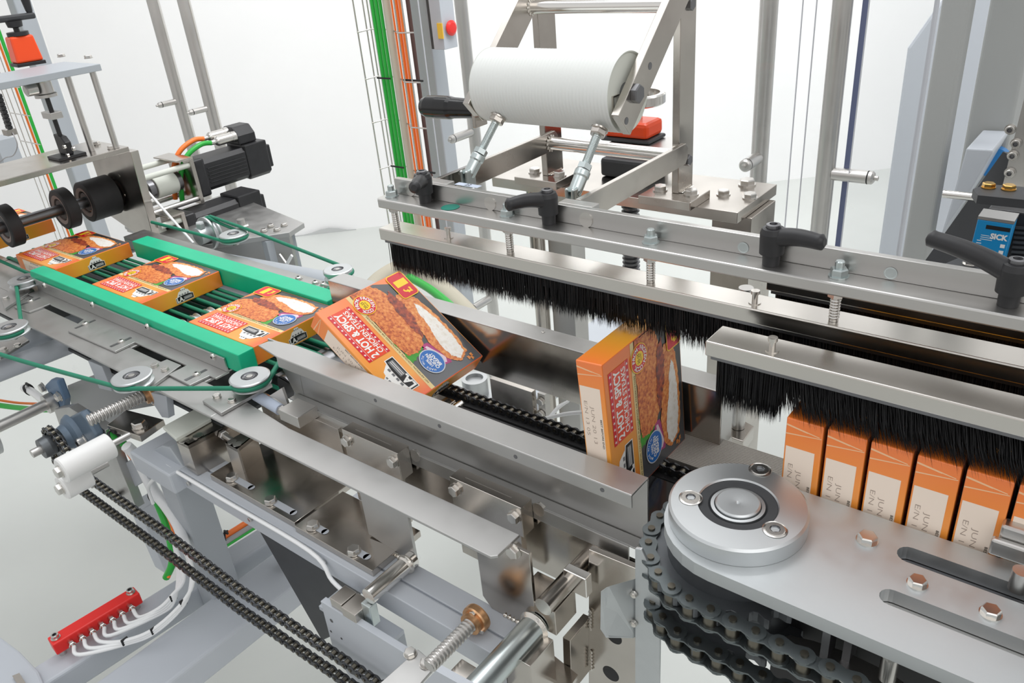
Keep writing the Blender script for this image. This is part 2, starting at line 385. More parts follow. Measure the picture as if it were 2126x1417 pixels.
# pale machine cabinet seen through the clear panel
b = MB(); x0 = at(1880, 120, Y=2.75).x
b.prism([(x0, 2.75, 0), (x0 + .55, 2.75, 0), (x0 + .55, 2.75, 1.55), (x0 + .11, 2.75, 1.55), (x0 + .11, 2.75, 1.25), (x0, 2.75, 1.05)], (0, .5, 0)); o = build('machine_cabinet', b, 'paint_light', bevel=.01); tag(o, 'pale grey machine cabinet seen through the clear panel', 'cabinet')

# ---------------------------------------------------------------- wire cable tray with cables
Yt = 2.06
def vx(px, Y=Yt): return at(px, 0, Y=Y).x
t = thing('cable_tray', 'upright wire mesh cable tray carrying green and orange cables', 'cable tray', (vx(790), Yt, 0))
b = MB()
wires = [(732, 0.0), (752, .045), (761, .05), (817, 0.0), (833, 0)]
for px, dy in wires: b.cyl((vx(px, Yt + dy), Yt + dy, .35), (vx(px, Yt + dy), Yt + dy, 2.25), .0030, n=8)
build('upright_wire', b, 'bolt', t)
for py in (-40, 67, 164, 252, 344, 420):
    z = at(745, py, Y=Yt).z; b = MB()
    b.tube([(vx(732), Yt - .004, z), (vx(761, Yt + .05), Yt + .05, z + .004), (vx(792, Yt + .07), Yt + .07, z), (vx(822, Yt + .05), Yt + .03, z), (vx(817), Yt - .004, z), (vx(851), Yt - .004, z + .002)], .0028, n=8)
    build('rung', b, 'bolt', t)
def cable(pts, r, m, label, cat='cable', grp=None, n=10, nm='cable'):
    b = MB(); b.tube(pts, r, n=n); o = build(nm, b, m); tag(o, label, cat, grp); return o
def smooth(pts, k=6):
    pts = [Vector(p) for p in pts]; P = [pts[0]] + pts + [pts[-1]]; out = []
    for i in range(1, len(P) - 2):
        for j in range(k):
            t_ = j / k; a, b_, c, d = P[i - 1], P[i], P[i + 1], P[i + 2]
            out.append(.5 * ((2 * b_) + (c - a) * t_ + (2 * a - 5 * b_ + 4 * c - d) * t_ ** 2 + (3 * b_ - a - 3 * c + d) * t_ ** 3))
    return out + [pts[-1]]
for px, w, m, lb in ((771.5, 9, 'green_cable', 'thick green cable, leftmost in the wire tray'), (780, 8.5, 'green_cable', 'thick green cable in the middle of the green bundle in the wire tray'), (788, 7.5, 'green_cable', 'green cable next to the beige hose in the wire tray'),
                     (801, 17, 'beige_cable', 'beige braided hose between the green and orange cables'), (812, 4.5, 'orange_cable', 'thin orange cable right beside the beige hose'),
                     (821, 9, 'orange_cable', 'thick orange cable, left of the pair in the wire tray'), (830, 8.5, 'orange_cable', 'thick orange cable, right of the pair in the wire tray'), (846, 9, 'brown_cable', 'dark brown cable against the grey column')):
    Yc = Yt + .035; r = w / 2 * 2.75 / FPX
    x = vx(px, Yc); cable([(x, Yc, .30), (x, Yc, 1.2), (x, Yc, 2.25)], r, m, lb)
for py in (164, 344):
    z = at(790, py, Y=Yt).z; b = MB()
    for z_ in (0,): b.box((vx(764, Yt + .03), Yt + .014, z - .003), (vx(793, Yt + .03), Yt + .0165, z + .003)); b.box((vx(811), Yt + .006, z - .003), (vx(852), Yt + .012, z + .003))
    build('cable_tie', b, 'black_dark', t)
# beige hoses and a green cable curling under the brushes, on the floor behind the machine
hs = [at(742, 640, Y=1.30), at(790, 580, Y=1.42), at(850, 555, Y=1.5), at(905, 590, Y=1.45), at(960, 640, Y=1.36), at(1000, 690, Y=1.3)]
cable(smooth(hs), .028, 'beige_cable', 'fat beige hose curving behind the tipping carton', 'hose', nm='hose')
hs = [at(850, 575, Y=1.36), at(900, 605, Y=1.30), at(955, 655, Y=1.22), at(1000, 720, Y=1.15)]
cable(smooth(hs), .011, 'green_cable', 'short bright green cable under the end of the brush')

# ---------------------------------------------------------------- switch box with emergency stop
t = thing('switch_box', 'grey switch box with a red stop button on the column', 'switch box', (vx(900, 2.2), 2.2, 1.3))
xa = vx(884, 2.2); xb = vx(893, 2.2); xc_ = vx(916, 2.2); zb = at(905, 102, Y=2.2).z
b = MB(); b.box((xa, 2.2, zb), (xb, 2.25, 1.9)); build('hinge_side', b, 'graphite', t)
b = MB(); b.box((xb, 2.19, zb), (xc_, 2.26, 1.9)); build('housing', b, 'paint_light', t, bevel=.002)
z0 = at(915, 80, Y=2.19).z; z1 = at(915, 48, Y=2.19).z
b = MB(); b.box((xc_ - .022, 2.186, z0), (xc_ + .002, 2.19, z1)); build('yellow_plate', b, 'yellow', t)
b = MB(); zc = (z0 + z1) / 2 + .005; b.lathe([(.012, 0), (.012, .006), (.026, .007), (.026, .012), (.018, .017), (0, .019)], (xc_ + .001, 2.225, zc), (1, 0, 0), 24); build('stop_button', b, 'red', t)
# ================================================================ printed cartons
TA, TB, TT = .183, .162, .0318
def ramp_mat(name, stops, axis=0, scale=1.0, offset=0.0, noise=0, nsc=20, rough=.35):
    """printed colour gradient along an object axis"""
    m = bpy.data.materials.new(name); m.use_nodes = True; MATS[name] = m; n = m.node_tree; p = n.nodes['Principled BSDF']; p.inputs['Roughness'].default_value = rough; p.inputs['Specular IOR Level'].default_value = .8
    t = n.nodes.new('ShaderNodeTexCoord'); s = n.nodes.new('ShaderNodeSeparateXYZ'); n.links.new(t.outputs['Object'], s.inputs[0])
    a = n.nodes.new('ShaderNodeMath'); a.operation = 'MULTIPLY_ADD'; a.inputs[1].default_value = scale; a.inputs[2].default_value = offset; n.links.new(s.outputs[axis], a.inputs[0])
    src = a.outputs[0]
    if noise:
        z = n.nodes.new('ShaderNodeTexNoise'); z.inputs['Scale'].default_value = nsc; z.inputs['Detail'].default_value = 6; n.links.new(t.outputs['Object'], z.inputs[0])
        b_ = n.nodes.new('ShaderNodeMath'); b_.operation = 'MULTIPLY_ADD'; b_.inputs[1].default_value = noise; n.links.new(z.outputs[0], b_.inputs[0]); n.links.new(src, b_.inputs[2])
        c_ = n.nodes.new('ShaderNodeMath'); c_.operation = 'SUBTRACT'; c_.inputs[1].default_value = noise / 2; n.links.new(b_.outputs[0], c_.inputs[0]); src = c_.outputs[0]
    r = n.nodes.new('ShaderNodeValToRGB'); n.links.new(src, r.inputs[0]); e = r.color_ramp.elements
    while len(e) < len(stops): e.new(.5)
    for el, (ps, c) in zip(e, stops): el.position = ps; el.color = rgb(c) if isinstance(c, str) else c
    n.links.new(r.outputs[0], p.inputs['Base Color']); return m
OR = '#f88030'; ORR = '#ee5a22'; YO = '#fcb23a'
ramp_mat('card_orange_y', [(0, OR), (.35, YO), (.65, '#e9a021'), (1, OR)], 1, 1 / TB, .5, .12, 14)
ramp_mat('card_orange_x', [(0, '#fb8440'), (.25, '#fb983c'), (1, '#fdbc54')], 0, 1 / TA, .5, .1, 14)
ramp_mat('card_front', [(0, '#f47c35'), (.5, '#f49a3c'), (.8, '#f5a63f'), (1, '#f1602a')], 0, 1 / TA, .5, .05, 14)
ramp_mat('card_dark', [(0, '#3c3a3b'), (.5, '#242223'), (1, '#55565a')], 0, 1 / TA, .5, .3, 9)
ramp_mat('breaded', [(0, '#7d2a0f'), (.25, '#b84d16'), (.45, '#d8742a'), (.7, '#e8954a'), (1, '#f0b26a')], 1, 3.0, .45, 1.5, 260, .45)
ramp_mat('breaded_dark', [(0, '#35140d'), (.35, '#6b2110'), (.65, '#a53c15'), (1, '#cf6a2a')], 1, 2.0, .5, 1.6, 150, .45)
ramp_mat('white_meat', [(0, '#cfc2b0'), (.4, '#e9e2d6'), (.7, '#f4f0ea'), (1, '#dcc9b4')], 1, 2.0, .5, 1.4, 130, .45)
mat('print_red', '#d5142a', 0, .35); mat('print_orange_red', '#ea4a2a', 0, .35); mat('print_yellow', '#ffd21c', 0, .35); mat('print_cream', '#e8cf93', 0, .4)
mat('print_blue', '#1768b8', 0, .35); mat('print_silver', '#c9ccd2', 0, .35); mat('print_green', '#3f9a2c', 0, .4, noise=(90, .3)); mat('print_purple', '#b8407f', 0, .4, noise=(60, .25)); mat('print_pink', '#e7c9d4', 0, .4)
mat('print_white', '#f4f2ee', 0, .4); mat('print_black', '#151314', 0, .35); mat('print_grey', '#77787a', 0, .4); mat('date_panel', '#f7e6d6', 0, .55); mat('print_brown', '#8a5a1a', 0, .5); mat('pale_ray', '#f9c89a', 0, .4); mat('print_dots', '#a8968a', 0, .5)
PM = ['card_front', 'card_dark', 'breaded', 'white_meat', 'breaded_dark', 'print_red', 'print_orange_red', 'print_yellow', 'print_cream', 'print_blue', 'print_silver', 'print_green', 'print_purple', 'print_pink', 'print_white', 'print_black', 'print_grey']
FR, DK, BR, WM, BD, RD, OG, YL, CM, BL, SV, GN, PU, PK, WH, BK, GY = range(17)
def make_carton(label, full=True):
    root = thing('food_carton', label, 'carton', (0, 0, 0))
    x1, y1 = TA / 2, TB / 2
    # body: bottom, top, +x side, -x side, -y side, +y side
    b = MB()
    b.add([(-x1, -y1, 0), (x1, -y1, 0), (x1, y1, 0), (-x1, y1, 0), (-x1, -y1, TT), (x1, -y1, TT), (x1, y1, TT), (-x1, y1, TT)],
          [(0, 3, 2, 1)], 0); b.f += [[4, 5, 6, 7]]; b.m += [3]; b.s += [False]
    b.f += [[1, 2, 6, 5], [3, 0, 4, 7]]; b.m += [1, 1]; b.s += [False] * 2
    b.f += [[0, 1, 5, 4], [2, 3, 7, 6]]; b.m += [2, 0]; b.s += [False] * 2
    build('card_sleeve', b, ['card_dark', 'card_orange_y', 'card_orange_x', 'card_front'], root, bevel=.0012)
    # ---- printed front panel; a from the +x edge, c from the -y edge
    def P(a, c, k=1): return V(x1 - a, -y1 + c, TT + .00012 * k)
    b = MB()
    def poly(pts, mi, k): b.add([P(a, c, k) for a, c in pts][::1], [tuple(range(len(pts)))], mi)
    def ell(a, c, ra, rc, mi, k, n=40): poly([(a + ra * math.cos(-2 * math.pi * i / n), c + rc * math.sin(-2 * math.pi * i / n)) for i in range(n)], mi, k)
    rt, up = (-1, 0, 0), (0, -1, 0)
    e = .0016
    poly([(e, .060), (e, TB - e), (TA - .028, TB - e), (TA - e, .105), (TA - e, .060)][::-1], DK, 1)
    poly([(e, .0535), (e, .0605), (TA - e, .0605), (TA - e, .0535)][::-1], CM, 2)
    rnd = random.Random(3)
    def rough_poly(pts, amp, mi, k, sub=9):
        out = []
        for i in range(len(pts)):
            p, q = Vector(pts[i]), Vector(pts[(i + 1) % len(pts)])
            for j in range(sub): v = p.lerp(q, j / sub); out.append((v.x + rnd.uniform(-amp, amp), v.y + rnd.uniform(-amp, amp)))
        poly(out[::-1], mi, k)
    # salad, onion, breaded piece, opened piece with white meat
    rough_poly([(.048, .061), (.052, .082), (.060, .094), (.085, .090), (.090, .061)], .0016, GN, 3)
    poly([(.022, .094), (.018, .112), (.030, .118), (.062, .104), (.064, .092), (.045, .090)][::-1], PU, 3); poly([(.026, .098), (.022, .106), (.030, .111), (.058, .099), (.058, .095)][::-1], PK, 4)
    rough_poly([(.060, .064), (.056, .080), (.062, .096), (.080, .108), (.105, .112), (.140, .112), (.166, .110), (.181, .098), (.181, .061), (.110, .061), (.075, .061)], .0012, BR, 5)
    rough_poly([(.070, .104), (.095, .116), (.130, .122), (.160, .118), (.150, .106), (.120, .102), (.095, .101)], .0016, BD, 7)
    rough_poly([(.012, .126), (.020, .146), (.050, .152), (.090, .152), (.128, .148), (.150, .132), (.148, .120), (.110, .116), (.080, .110), (.055, .106), (.026, .112)], .0014, BR, 6)
    rough_poly([(.016, .128), (.022, .142), (.050, .147), (.085, .147), (.112, .143), (.124, .137), (.112, .131), (.080, .126), (.050, .118), (.026, .119)], .0009, WM, 8)
    for a, c in ((.010, .140), (.007, .145), (.012, .147)): rough_poly([(a - .003, c - .0015), (a + .003, c - .002), (a + .003, c + .002), (a - .002, c + .0025)], .0006, BR, 6, 3)
    # red title block with star rows
    poly([(.020 + .060, .0085), (.080, .0475), (.168, .0475), (.168, .0085)][::-1], RD, 3)
    poly([(.080, .0145), (.080, .0415), (.168, .0415), (.168, .0145)][::-1], OG, 4)
    poly([(.080, .0143), (.080, .0147), (.168, .0147), (.168, .0143)][::-1], WH, 5); poly([(.080, .0413), (.080, .0417), (.168, .0417), (.168, .0413)][::-1], WH, 5)
    text(b, '2 HOT & SPICY', P(.0825, .0290, 6), rt, up, .0115, .083, WH, .035); text(b, 'CHICKEN STEAKS', P(.0845, .0398, 6), rt, up, .0078, .079, WH, .02)
    for k in range(11):
        for cc in (.0115, .0445):
            a = .0845 + k * .0079; pts = []
            for i in range(10): r_ = .0022 if i % 2 == 0 else .0009; pts.append((a + r_ * math.sin(math.pi * i / 5), cc - r_ * math.cos(math.pi * i / 5)))
            poly(pts[::-1], WH, 5)
    # round cook badge
    ca, cc = .158, .069
    ell(ca, cc, .0170, .0170, YL, 9); ell(ca, cc, .0160, .0160, RD, 10); ell(ca, cc, .0082, .0082, YL, 11)
    arc_text(b, 'COOK FROM·FROZEN·', P(ca, cc, 12), rt, up, .0122, .0050, 205, -155, WH, .03)
    text(b, '20-25', P(ca, cc + .0005, 12), rt, up, .0045, .012, BK, .01, 'c'); text(b, 'MINUTES', P(ca, cc + .0042, 12), rt, up, .0022, .009, BK, .0, 'c')
    # blue badge
    ca, cc = .0345, .087
    ell(ca, cc, .0205, .0185, SV, 9); ell(ca, cc, .0190, .0170, BL, 10)
    text(b, '100%', P(ca, cc - .0035, 11), rt, up, .0042, .013, WH, .02, 'c'); text(b, 'CHICKEN', P(ca, cc + .0028, 11), rt, up, .0052, .027, WH, .03, 'c'); text(b, 'BREAST', P(ca, cc + .0090, 11), rt, up, .0052, .023, WH, .03, 'c')
    arc_text(b, 'MADE WITH', P(ca, cc, 11), rt, up, .0142, .0032, 160, 20, WH, .01)
    # price flash
    def rrect(a0, a1, c0, c1, r, mi, k):
        pts = []
        for (xx, yy, s0) in ((a1 - r, c1 - r, 0), (a0 + r, c1 - r, 90), (a0 + r, c0 + r, 180), (a1 - r, c0 + r, 270)):
            for i in range(6): t_ = math.radians(s0 + i * 18); pts.append((xx + r * math.cos(t_), yy + r * math.sin(t_)))
        poly(pts[::-1], mi, k)
    rrect(.136, .1815, .128, .1605, .006, YL, 11); rrect(.1373, .1802, .1293, .1592, .005, RD, 12)
    text(b, '£', P(.1425, .1515, 13), rt, up, .0130, .0095, YL, .03); text(b, '1', P(.157, .1545, 13), rt, up, .0195, .012, YL, .05)
    text(b, 'NO ARTIFICIAL COLOURS, FLAVOURINGS OR PRESERVATIVES', P(.012, .0588, 4), rt, up, .0026, .130, BK, .0)
    # black badge with pale building below it
    def badge(Pf, a0, c0, w, h, k, bb):
        def pl(pts, mi, kk): bb.add([Pf(a0 + u * w, c0 + v * h, kk) for u, v in pts], [tuple(range(len(pts)))], mi)
        pl([(.10, .52), (.24, .20), (.34, .16), (.40, .0), (.60, .0), (.66, .16), (.76, .20), (.90, .52)][::-1], WH, k)
        for i in range(4): pl([(.22 + i * .155, .40), (.22 + i * .155, .50), (.31 + i * .155, .50), (.31 + i * .155, .40)], GY, k + 1)
        for i in range(3): pl([(.36 + i * .10, .10), (.36 + i * .10, .17), (.42 + i * .10, .17), (.42 + i * .10, .10)], GY, k + 1)
        pl([(0, .56), (.0, 1.0), (1, 1.0), (1, .56), (.72, .48), (.28, .48)], WH, k + 1); pl([(.02, .60), (.02, .965), (.98, .965), (.98, .60), (.71, .52), (.29, .52)], BK, k + 2)
        pl([(.44, .63), (.44, .90), (.92, .90), (.92, .63)], GY, k + 3)
        pl([(.46, .72), (.46, .745), (.90, .745), (.90, .72)], WH, k + 4); pl([(.46, .80), (.46, .825), (.90, .825), (.90, .80)], WH, k + 4)
    badge(P, .0155, .0075, .056, .036, 3, b)
    text(b, 'LA.', P(.0185, .0075 + .036 * .92, 8), rt, up, .0125, .0215, WH, .04)
    build('front_print', b, PM, root)
    # ---- badge on the +x side (a = along y, upright)
    b = MB()
    def Q(a, c, k=1): return V(x1 + .00012 * k, -.018 + a, .003 + (.026 - c))
    badge(lambda a, c, k: Q(a, c, k), 0, 0, .036, .026, 1, b)
    b.f = [f[::-1] for f in b.f]
    text(b, 'LA.', Q(.0015, .0235, 8), (0, 1, 0), (0, 0, 1), .0085, .0145, WH, .04)
    build('side_badge', b, PM, root)
    # ---- date panel on the -y side (reads downwards when the carton stands)
    b = MB()
    def D(a, z, k=1): return V(x1 - a, -y1 - .00012 * k, z)
    def dq(a0, a1, z0, z1, mi, k=1): b.add([D(a0, z0, k), D(a1, z0, k), D(a1, z1, k), D(a0, z1, k)], [(3, 2, 1, 0)], mi)
    dq(.056, TA - .029, .0016, TT - .0052, 0)
    r2, u2 = (1, 0, 0), (0, 0, 1)
    text(b, 'BEST BEFORE END', D(TA - .066, TT - .0085, 2), r2, u2, .0021, .036, 1, .01)
    text(b, 'JUN 20 13', D(TA - .052, .0128, 2), r2, u2, .0042, .046, 5, -.012); text(b, 'E/N 13 05', D(TA - .047, .0050, 2), r2, u2, .0042, .042, 5, -.012)
    for i in range(20):
        t0, t1 = 2 * math.pi * i / 20, 2 * math.pi * (i + 1) / 20; ca, cz = .034, .0185
        b.add([D(ca + r_ * math.cos(t_), cz + r_ * math.sin(t_), 1) for t_, r_ in ((t0, .0072), (t1, .0072), (t1, .0069), (t0, .0069))], [(0, 1, 2, 3)], 3)
    for i in range(3): dq(.0305, .0375, .0150 + i * .003, .0157 + i * .003, 3)
    for i in range(2): dq(.026, .050, .0055 + i * .0035, .0066 + i * .0035, 3)
    for (z0, z1) in ((.30, .92), (.02, .60)):
        b.add([D(TA - .006, TT * .02), D(TA - .010 - .004 * z0, TT * z1), D(TA - .0108 - .004 * z0, TT * z1), D(TA - .0078, TT * .02)], [(0, 1, 2, 3)], 4)
    b.add([D(TA - .0155, TT * .02), D(TA - .0122, TT * .97), D(TA - .0130, TT * .97), D(TA - .0168, TT * .02)], [(0, 1, 2, 3)], 4)
    build('date_panel', b, ['date_panel', 'print_black', 'print_grey', 'print_brown', 'pale_ray', 'print_dots'], root)
    return root
carton = make_carton('orange carton lying on the belts, farthest along under the black wheels')
used = [carton]
def place(M, label, grp):
    o = used.pop() if used else copy_tree(carton)
    o.matrix_world = M; o['label'] = label; o['group'] = grp; return o
BELT = .9178
yc = .661
G1 = 'flat cartons on the green belts'
def flat(x_right, label, dz=0, rz=0, y=yc): return place(Matrix.Translation((x_right - TA / 2, y, BELT + dz)) @ Matrix.Rotation(rz, 4, 'Z'), label, G1)
flat(-2.06, 'orange food carton under the black press wheels at the left edge')
flat(-1.692, 'orange food carton on the belts just past the black wheels, first between the green rails', rz=.012)
flat(-1.352, 'middle orange food carton lying flat on the belts between the green rails')
flat(-1.018, 'orange food carton at the belt end, half under the tipping carton')
# tipping carton: rotated about Y
th = math.radians(35.3)
def tilt(th, ref, local): 
    Rm = Matrix.Rotation(th, 4, 'Y'); return Matrix.Translation(Vector(ref) - (Rm @ Vector(local))) @ Rm
place(tilt(th, (-.6895, .661, .9455), (TA / 2, 0, TT)), 'orange food carton tipping over between the steel guides, front panel towards us', 'cartons turning upright')
place(tilt(math.radians(86.0), (-.3803, .661, 1.0994), (-TA / 2, 0, TT)), 'lone orange food carton standing on edge under the long brush', 'cartons turning upright')
G3 = 'row of upright cartons under the front brush'
ords = ['first', 'second', 'third', 'fourth', 'fifth', 'sixth']
for i in range(6):
    X0 = -.1925 + i * .0349
    place(Matrix.Translation((X0, .661, .919 + TA / 2)) @ Matrix.Rotation(math.pi / 2, 4, 'Y'), ords[i] + ' upright orange carton from the left in the packed row behind the slotted plate', G3)
# ================================================================ brush bar
t = thing('mounting_bar', 'long grey flat bar with clamping levers above the brushes', 'bar', (-.3, .66, 1.1935))
XR = .13
b = MB(); b.prism([(-.748, .6445, 1.1935), (-.744, .6405, 1.1935), (XR, .6405, 1.1935), (XR, .6760, 1.1935), (-.748, .6760, 1.1935)], (0, 0, .012)); build('flat_bar', b, 'steel_bar', t, bevel=.0016)
xl = at(817.6, 369.3, Y=.667).x
b = MB(); b.box((xl, .667, 1.2056), (XR, .6745, 1.2250)); up = build('upright_flange', b, 'steel_bar', t, bevel=.0005)
for px, py in ((852, 393), (1018, 422), (1217, 456)): fastener(t, at(px, py, Y=.667) , (0, -1, 0), .0078, 'flush', m='bolt')
for px, py in ((1543, 514), (1849, 567)):
    c = at(px, py, Y=.6668); b = MB(); b.lathe([(0, 0), (.0042, .0001), (.0050, .0003), (.0055, .0002)], c, (0, -1, 0), 20, smooth=False); build('plugged_hole', b, 'zinc', t)
for px, py, sh in ((814, 407, .03), (1053, 447, .03), (1351, 503, .03), (1741, 573, .03)):
    fastener(t, at(px, py, Z=1.2056), (0, 0, 1), .0082, 'nut', m='zinc')
    c = at(px, py, Z=1.2056); b = MB(); b.hexa((c.x, c.y, 1.1865), (0, 0, 1), .0125, .007); b.cyl((c.x, c.y, 1.1632), (c.x, c.y, 1.1870), .0042, n=16)
    for k in range(7): b.lathe([(.0042, 0), (.0047, .0012), (.0042, .0024)], (c.x, c.y, 1.1655 + k * .0027), (0, 0, 1), 16)
    build('threaded_stud', b, 'bolt', t)
c = at(935, 430, Z=1.20565); b = MB(); b.lathe([(0, 0), (.0112, 0)], c + V(0, 0, .0002), (0, 0, 1), 28, smooth=False); build('round_sticker', b, 'green_sticker', t, label='dark green round sticker')
c = at(970, 385, Z=1.2253); b = MB(); b.prism([c + V(-.018, -.003, 0), c + V(.018, -.003, 0), c + V(.018, .006, 0), c + V(-.018, .006, 0)], (0, 0, .0003)); text(b, '22', c + V(-.004, -.001, .0004), (1, 0, 0), (0, 1, 0), .006, mi=1); build('number_tag', b, ['label_blue', 'ink_black'], t)
def lever(px, py, ex, ey, label, zend=.030):
    c = at(px, py, Z=1.2056); e_ = at(ex, ey, Z=1.2056 + zend); t_ = thing('clamping_lever', label, 'lever', tuple(c), 'black clamping levers on the bar')
    b = MB(); b.lathe([(.0075, 0), (.0078, .010), (.0108, .011), (.0112, .030), (.0095, .0345), (.0065, .0350)], c, (0, 0, 1), 24); build('hub', b, 'black_plastic', t_)
    h = c + V(0, 0, .025); d = e_ - h; L = d.length; d.normalize()
    b = MB(); n = 12; pts = []; rr = []
    for i in range(n + 1):
        k = i / n; pts.append(h + d * (L * k) + V(0, 0, .0025 * math.sin(k * math.pi))); rr.append(.0088 - .0020 * k)
    pts.append(e_ + d * .003); rr.append(.0070); pts.append(e_ + d * .0055); rr.append(.0035); b.tube(pts, rr, n=16); build('arm', b, 'black_plastic', t_)
    b = MB(); b.lathe([(0, 0), (.0062, 0), (.0062, .0035), (.0035, .0040)], c + V(0, 0, .0345), (0, 0, 1), 18, smooth=False); b.lathe([(.0035, .0040), (.003, .0015), (0, .0015)], c + V(0, 0, .0345), (0, 0, 1), 6, smooth=False); build('cap_screw', b, 'dark_metal', t_)
lever(884, 418, 862, 388, 'leftmost black clamping lever, its short arm pointing at the viewer')
lever(1140, 463, 1060, 424, 'black clamping lever with its arm pointing left, next to the green sticker')
lever(1600, 548, 1700, 502, 'black clamping lever with its arm pointing right, in the middle of the bar')
lever(2092, 632, 1940, 497, 'long black clamping lever at the right edge, arm pointing up left', .040)

# ---------------------------------------------------------------- brush strips
def brush(label, x0, x1, y0, y1, z0, z1, tip, dens, bent=None, seed=1, yc=None, studs=()):
    t = thing('brush_strip', label, 'brush', (x0, y0, z0), 'black brush strips')
    b = MB(); b.box((x0, y0, z0), (x1, y1, z1)); build('channel', b, 'channel', t, bevel=.0014, seg=3)
    yc = (y0 + y1) / 2
    b = MB(); b.box((x0 + .004, y0 + .004, z0 - .0045), (x1, y1 - .004, z0 - .0002)); build('holder', b, 'dark_metal', t)
    rnd = random.Random(seed); b = MB(); zr = z0 - .004; L0 = zr - tip
    b.box((x0 + .008, yc - .0055, z0 - .0046 - L0 * (.55 if bent is None else .30)), (x1, yc + .0055, z0 - .0046))
    vs = []; fs = []
    x = x0 + .009; pitch = .0045
    while x < x1:
        ln = 0 if bent is None else max(0, min(1, (x - bent[0]) / .012)) ; tuft = rnd.uniform(-.0025, .0025)
        for k in range(dens):
            bx = x + rnd.gauss(0, .0017); by = yc + rnd.uniform(-.0085, .0085); L = L0 * rnd.uniform(.95, 1.02)
            dx = rnd.gauss(0, .0012) + tuft * .6; dy = rnd.gauss(0, .0016) + (by - yc) * .25
            dz = -L
            if ln:
                dx += ln * bent[1] * rnd.uniform(.75, 1.25); dy += ln * (bent[2] * (1 if by > yc else -1) * rnd.uniform(.1, 1.0)); dz = -min(L, max(.006, zr - (bent[3] + rnd.uniform(.0, .006) * ln)))
            w = rnd.uniform(.00034, .0006); a = rnd.uniform(0, math.pi)
            ca, sa = math.cos(a) * w, math.sin(a) * w
            m_ = V(bx + dx * .38, by + dy * .38, zr + dz * .55); e_ = V(bx + dx, by + dy, zr + dz); o_ = len(vs)
            vs += [(bx - ca, by - sa, zr), (bx + ca, by + sa, zr), (bx + sa, by - ca, zr), (m_.x - ca, m_.y - sa, m_.z), (m_.x + ca, m_.y + sa, m_.z), (m_.x + sa, m_.y - ca, m_.z), tuple(e_)]
            fs += [(o_, o_ + 1, o_ + 4, o_ + 3), (o_ + 1, o_ + 2, o_ + 5, o_ + 4), (o_ + 2, o_, o_ + 3, o_ + 5), (o_ + 3, o_ + 4, o_ + 6), (o_ + 4, o_ + 5, o_ + 6), (o_ + 5, o_ + 3, o_ + 6)]
        x += pitch
    b.add(vs, fs, 0, True)
    build('bristles', b, 'bristle', t, kind='stuff')
    for px, py in studs: fastener(t, at(px, py, Z=z1), (0, 0, 1), .0055, 'stud', m='channel')
    return t
x0 = at(785.4, 472.6, Y=.645).x
brush('longest black brush strip, hanging over the tipping and the standing carton', x0, .12, .645, .678, 1.1475, 1.163, 1.0985, 46, (-.405, .004, .006, 1.0995), 3, studs=((932, 493), (1567, 628)))
x0 = at(1464, 706.9, Y=.58).x
brush('nearest black brush strip, pressing on the row of upright cartons', x0, .12, .580, .615, 1.1412, 1.156, 1.083, 60, (-.205, .013, .020, 1.1012), 5, studs=((1603, 727),))
brush('rear black brush strip, mostly hidden behind the flat bar', -.272, .12, .720, .753, 1.148, 1.163, 1.100, 36, None, 8)

# ================================================================ roller unit
t = thing('support_plate', 'bright bolted top plate under the roller frame, right of the roller', 'plate', (-.6, .99, 1.129))
ZP = 1.1455; c1 = at(1531.8, 441.6, Z=ZP); c2 = at(1610, 382, Z=ZP)
b = MB(); b.box((-.80, c1.y, ZP - .015), (c1.x, c2.y, ZP)); build('plate', b, 'nickel', t, bevel=.0006)
for px, py, d in ((1551, 384, .0115), (1502, 404, .009), (1557, 411, .0095)): fastener(t, at(px, py, Z=ZP), (0, 0, 1), d, 'hex')
lx0 = at(1484, 470, Y=.965).x; lx1 = at(1566, 470, Y=.965).x
b = MB(); b.box((lx0, .955, .62), (lx1, 1.035, ZP - .0155)); build('leg', b, 'nickel', t, bevel=.001)
sc = at(1309, 437, Y=.985)
b = MB(); b.cyl((sc.x, sc.y, .70), (sc.x, sc.y, ZP - .016), .0100, n=18)
z = .95
while z < ZP - .02: b.lathe([(.0095, 0), (.0135, .0022), (.0135, .0036), (.0095, .0058)], (sc.x, sc.y, z), (0, 0, 1), 18); z += .0068
build('spindle', b, 'dark_metal', t)
# frame
t = thing('roller_frame', 'steel lever frame with flat arms carrying the white roller', 'frame', (-.58, .94, ZP))
XpR = (-.4915, -.4815); XpL = (-.7065, -.6965)
ypf = .935; ypb = at(1438, 372, X=-.4815).y
for n_, (xa, xb) in enumerate((XpL, XpR)):
    b = MB(); b.box((xa, ypf, ZP + .0115), (xb, ypb, 1.62)); po = build('post', b, 'nickel', t, bevel=.0008)
    cf = at(1447, 422, Z=ZP + .0118) if n_ else at(1137, 376, Z=ZP + .0118)
    xc_ = (xa + xb) / 2
    b = MB(); b.box((xc_ - .041, cf.y, ZP), (xc_ + .036, cf.y + .058, ZP + .0114)); ft = build('foot_plate', b, 'nickel', t, bevel=.0008)
    for dx in (-.024, .022): fastener(t, (xc_ + dx, cf.y + .030, ZP + .0115), (0, 0, 1), .0095, 'hex')
    b = MB()
    for k in range(9): b.lathe([(0, 0), (.0028, .0006), (0, .0022)], (xb + .002, ypf + .006 + k * .004, ZP + .0115), (0, 0, 1), 8)
    build('weld_bead', b, 'weld', ft)
for px, py in ((1432, 8), (1426, 332)): fastener(t, at(px, py, X=XpR[1]), (1, 0, 0), .0085, 'hex', m='dark_metal', washer=False)
YA, ZA = .676, 1.2250
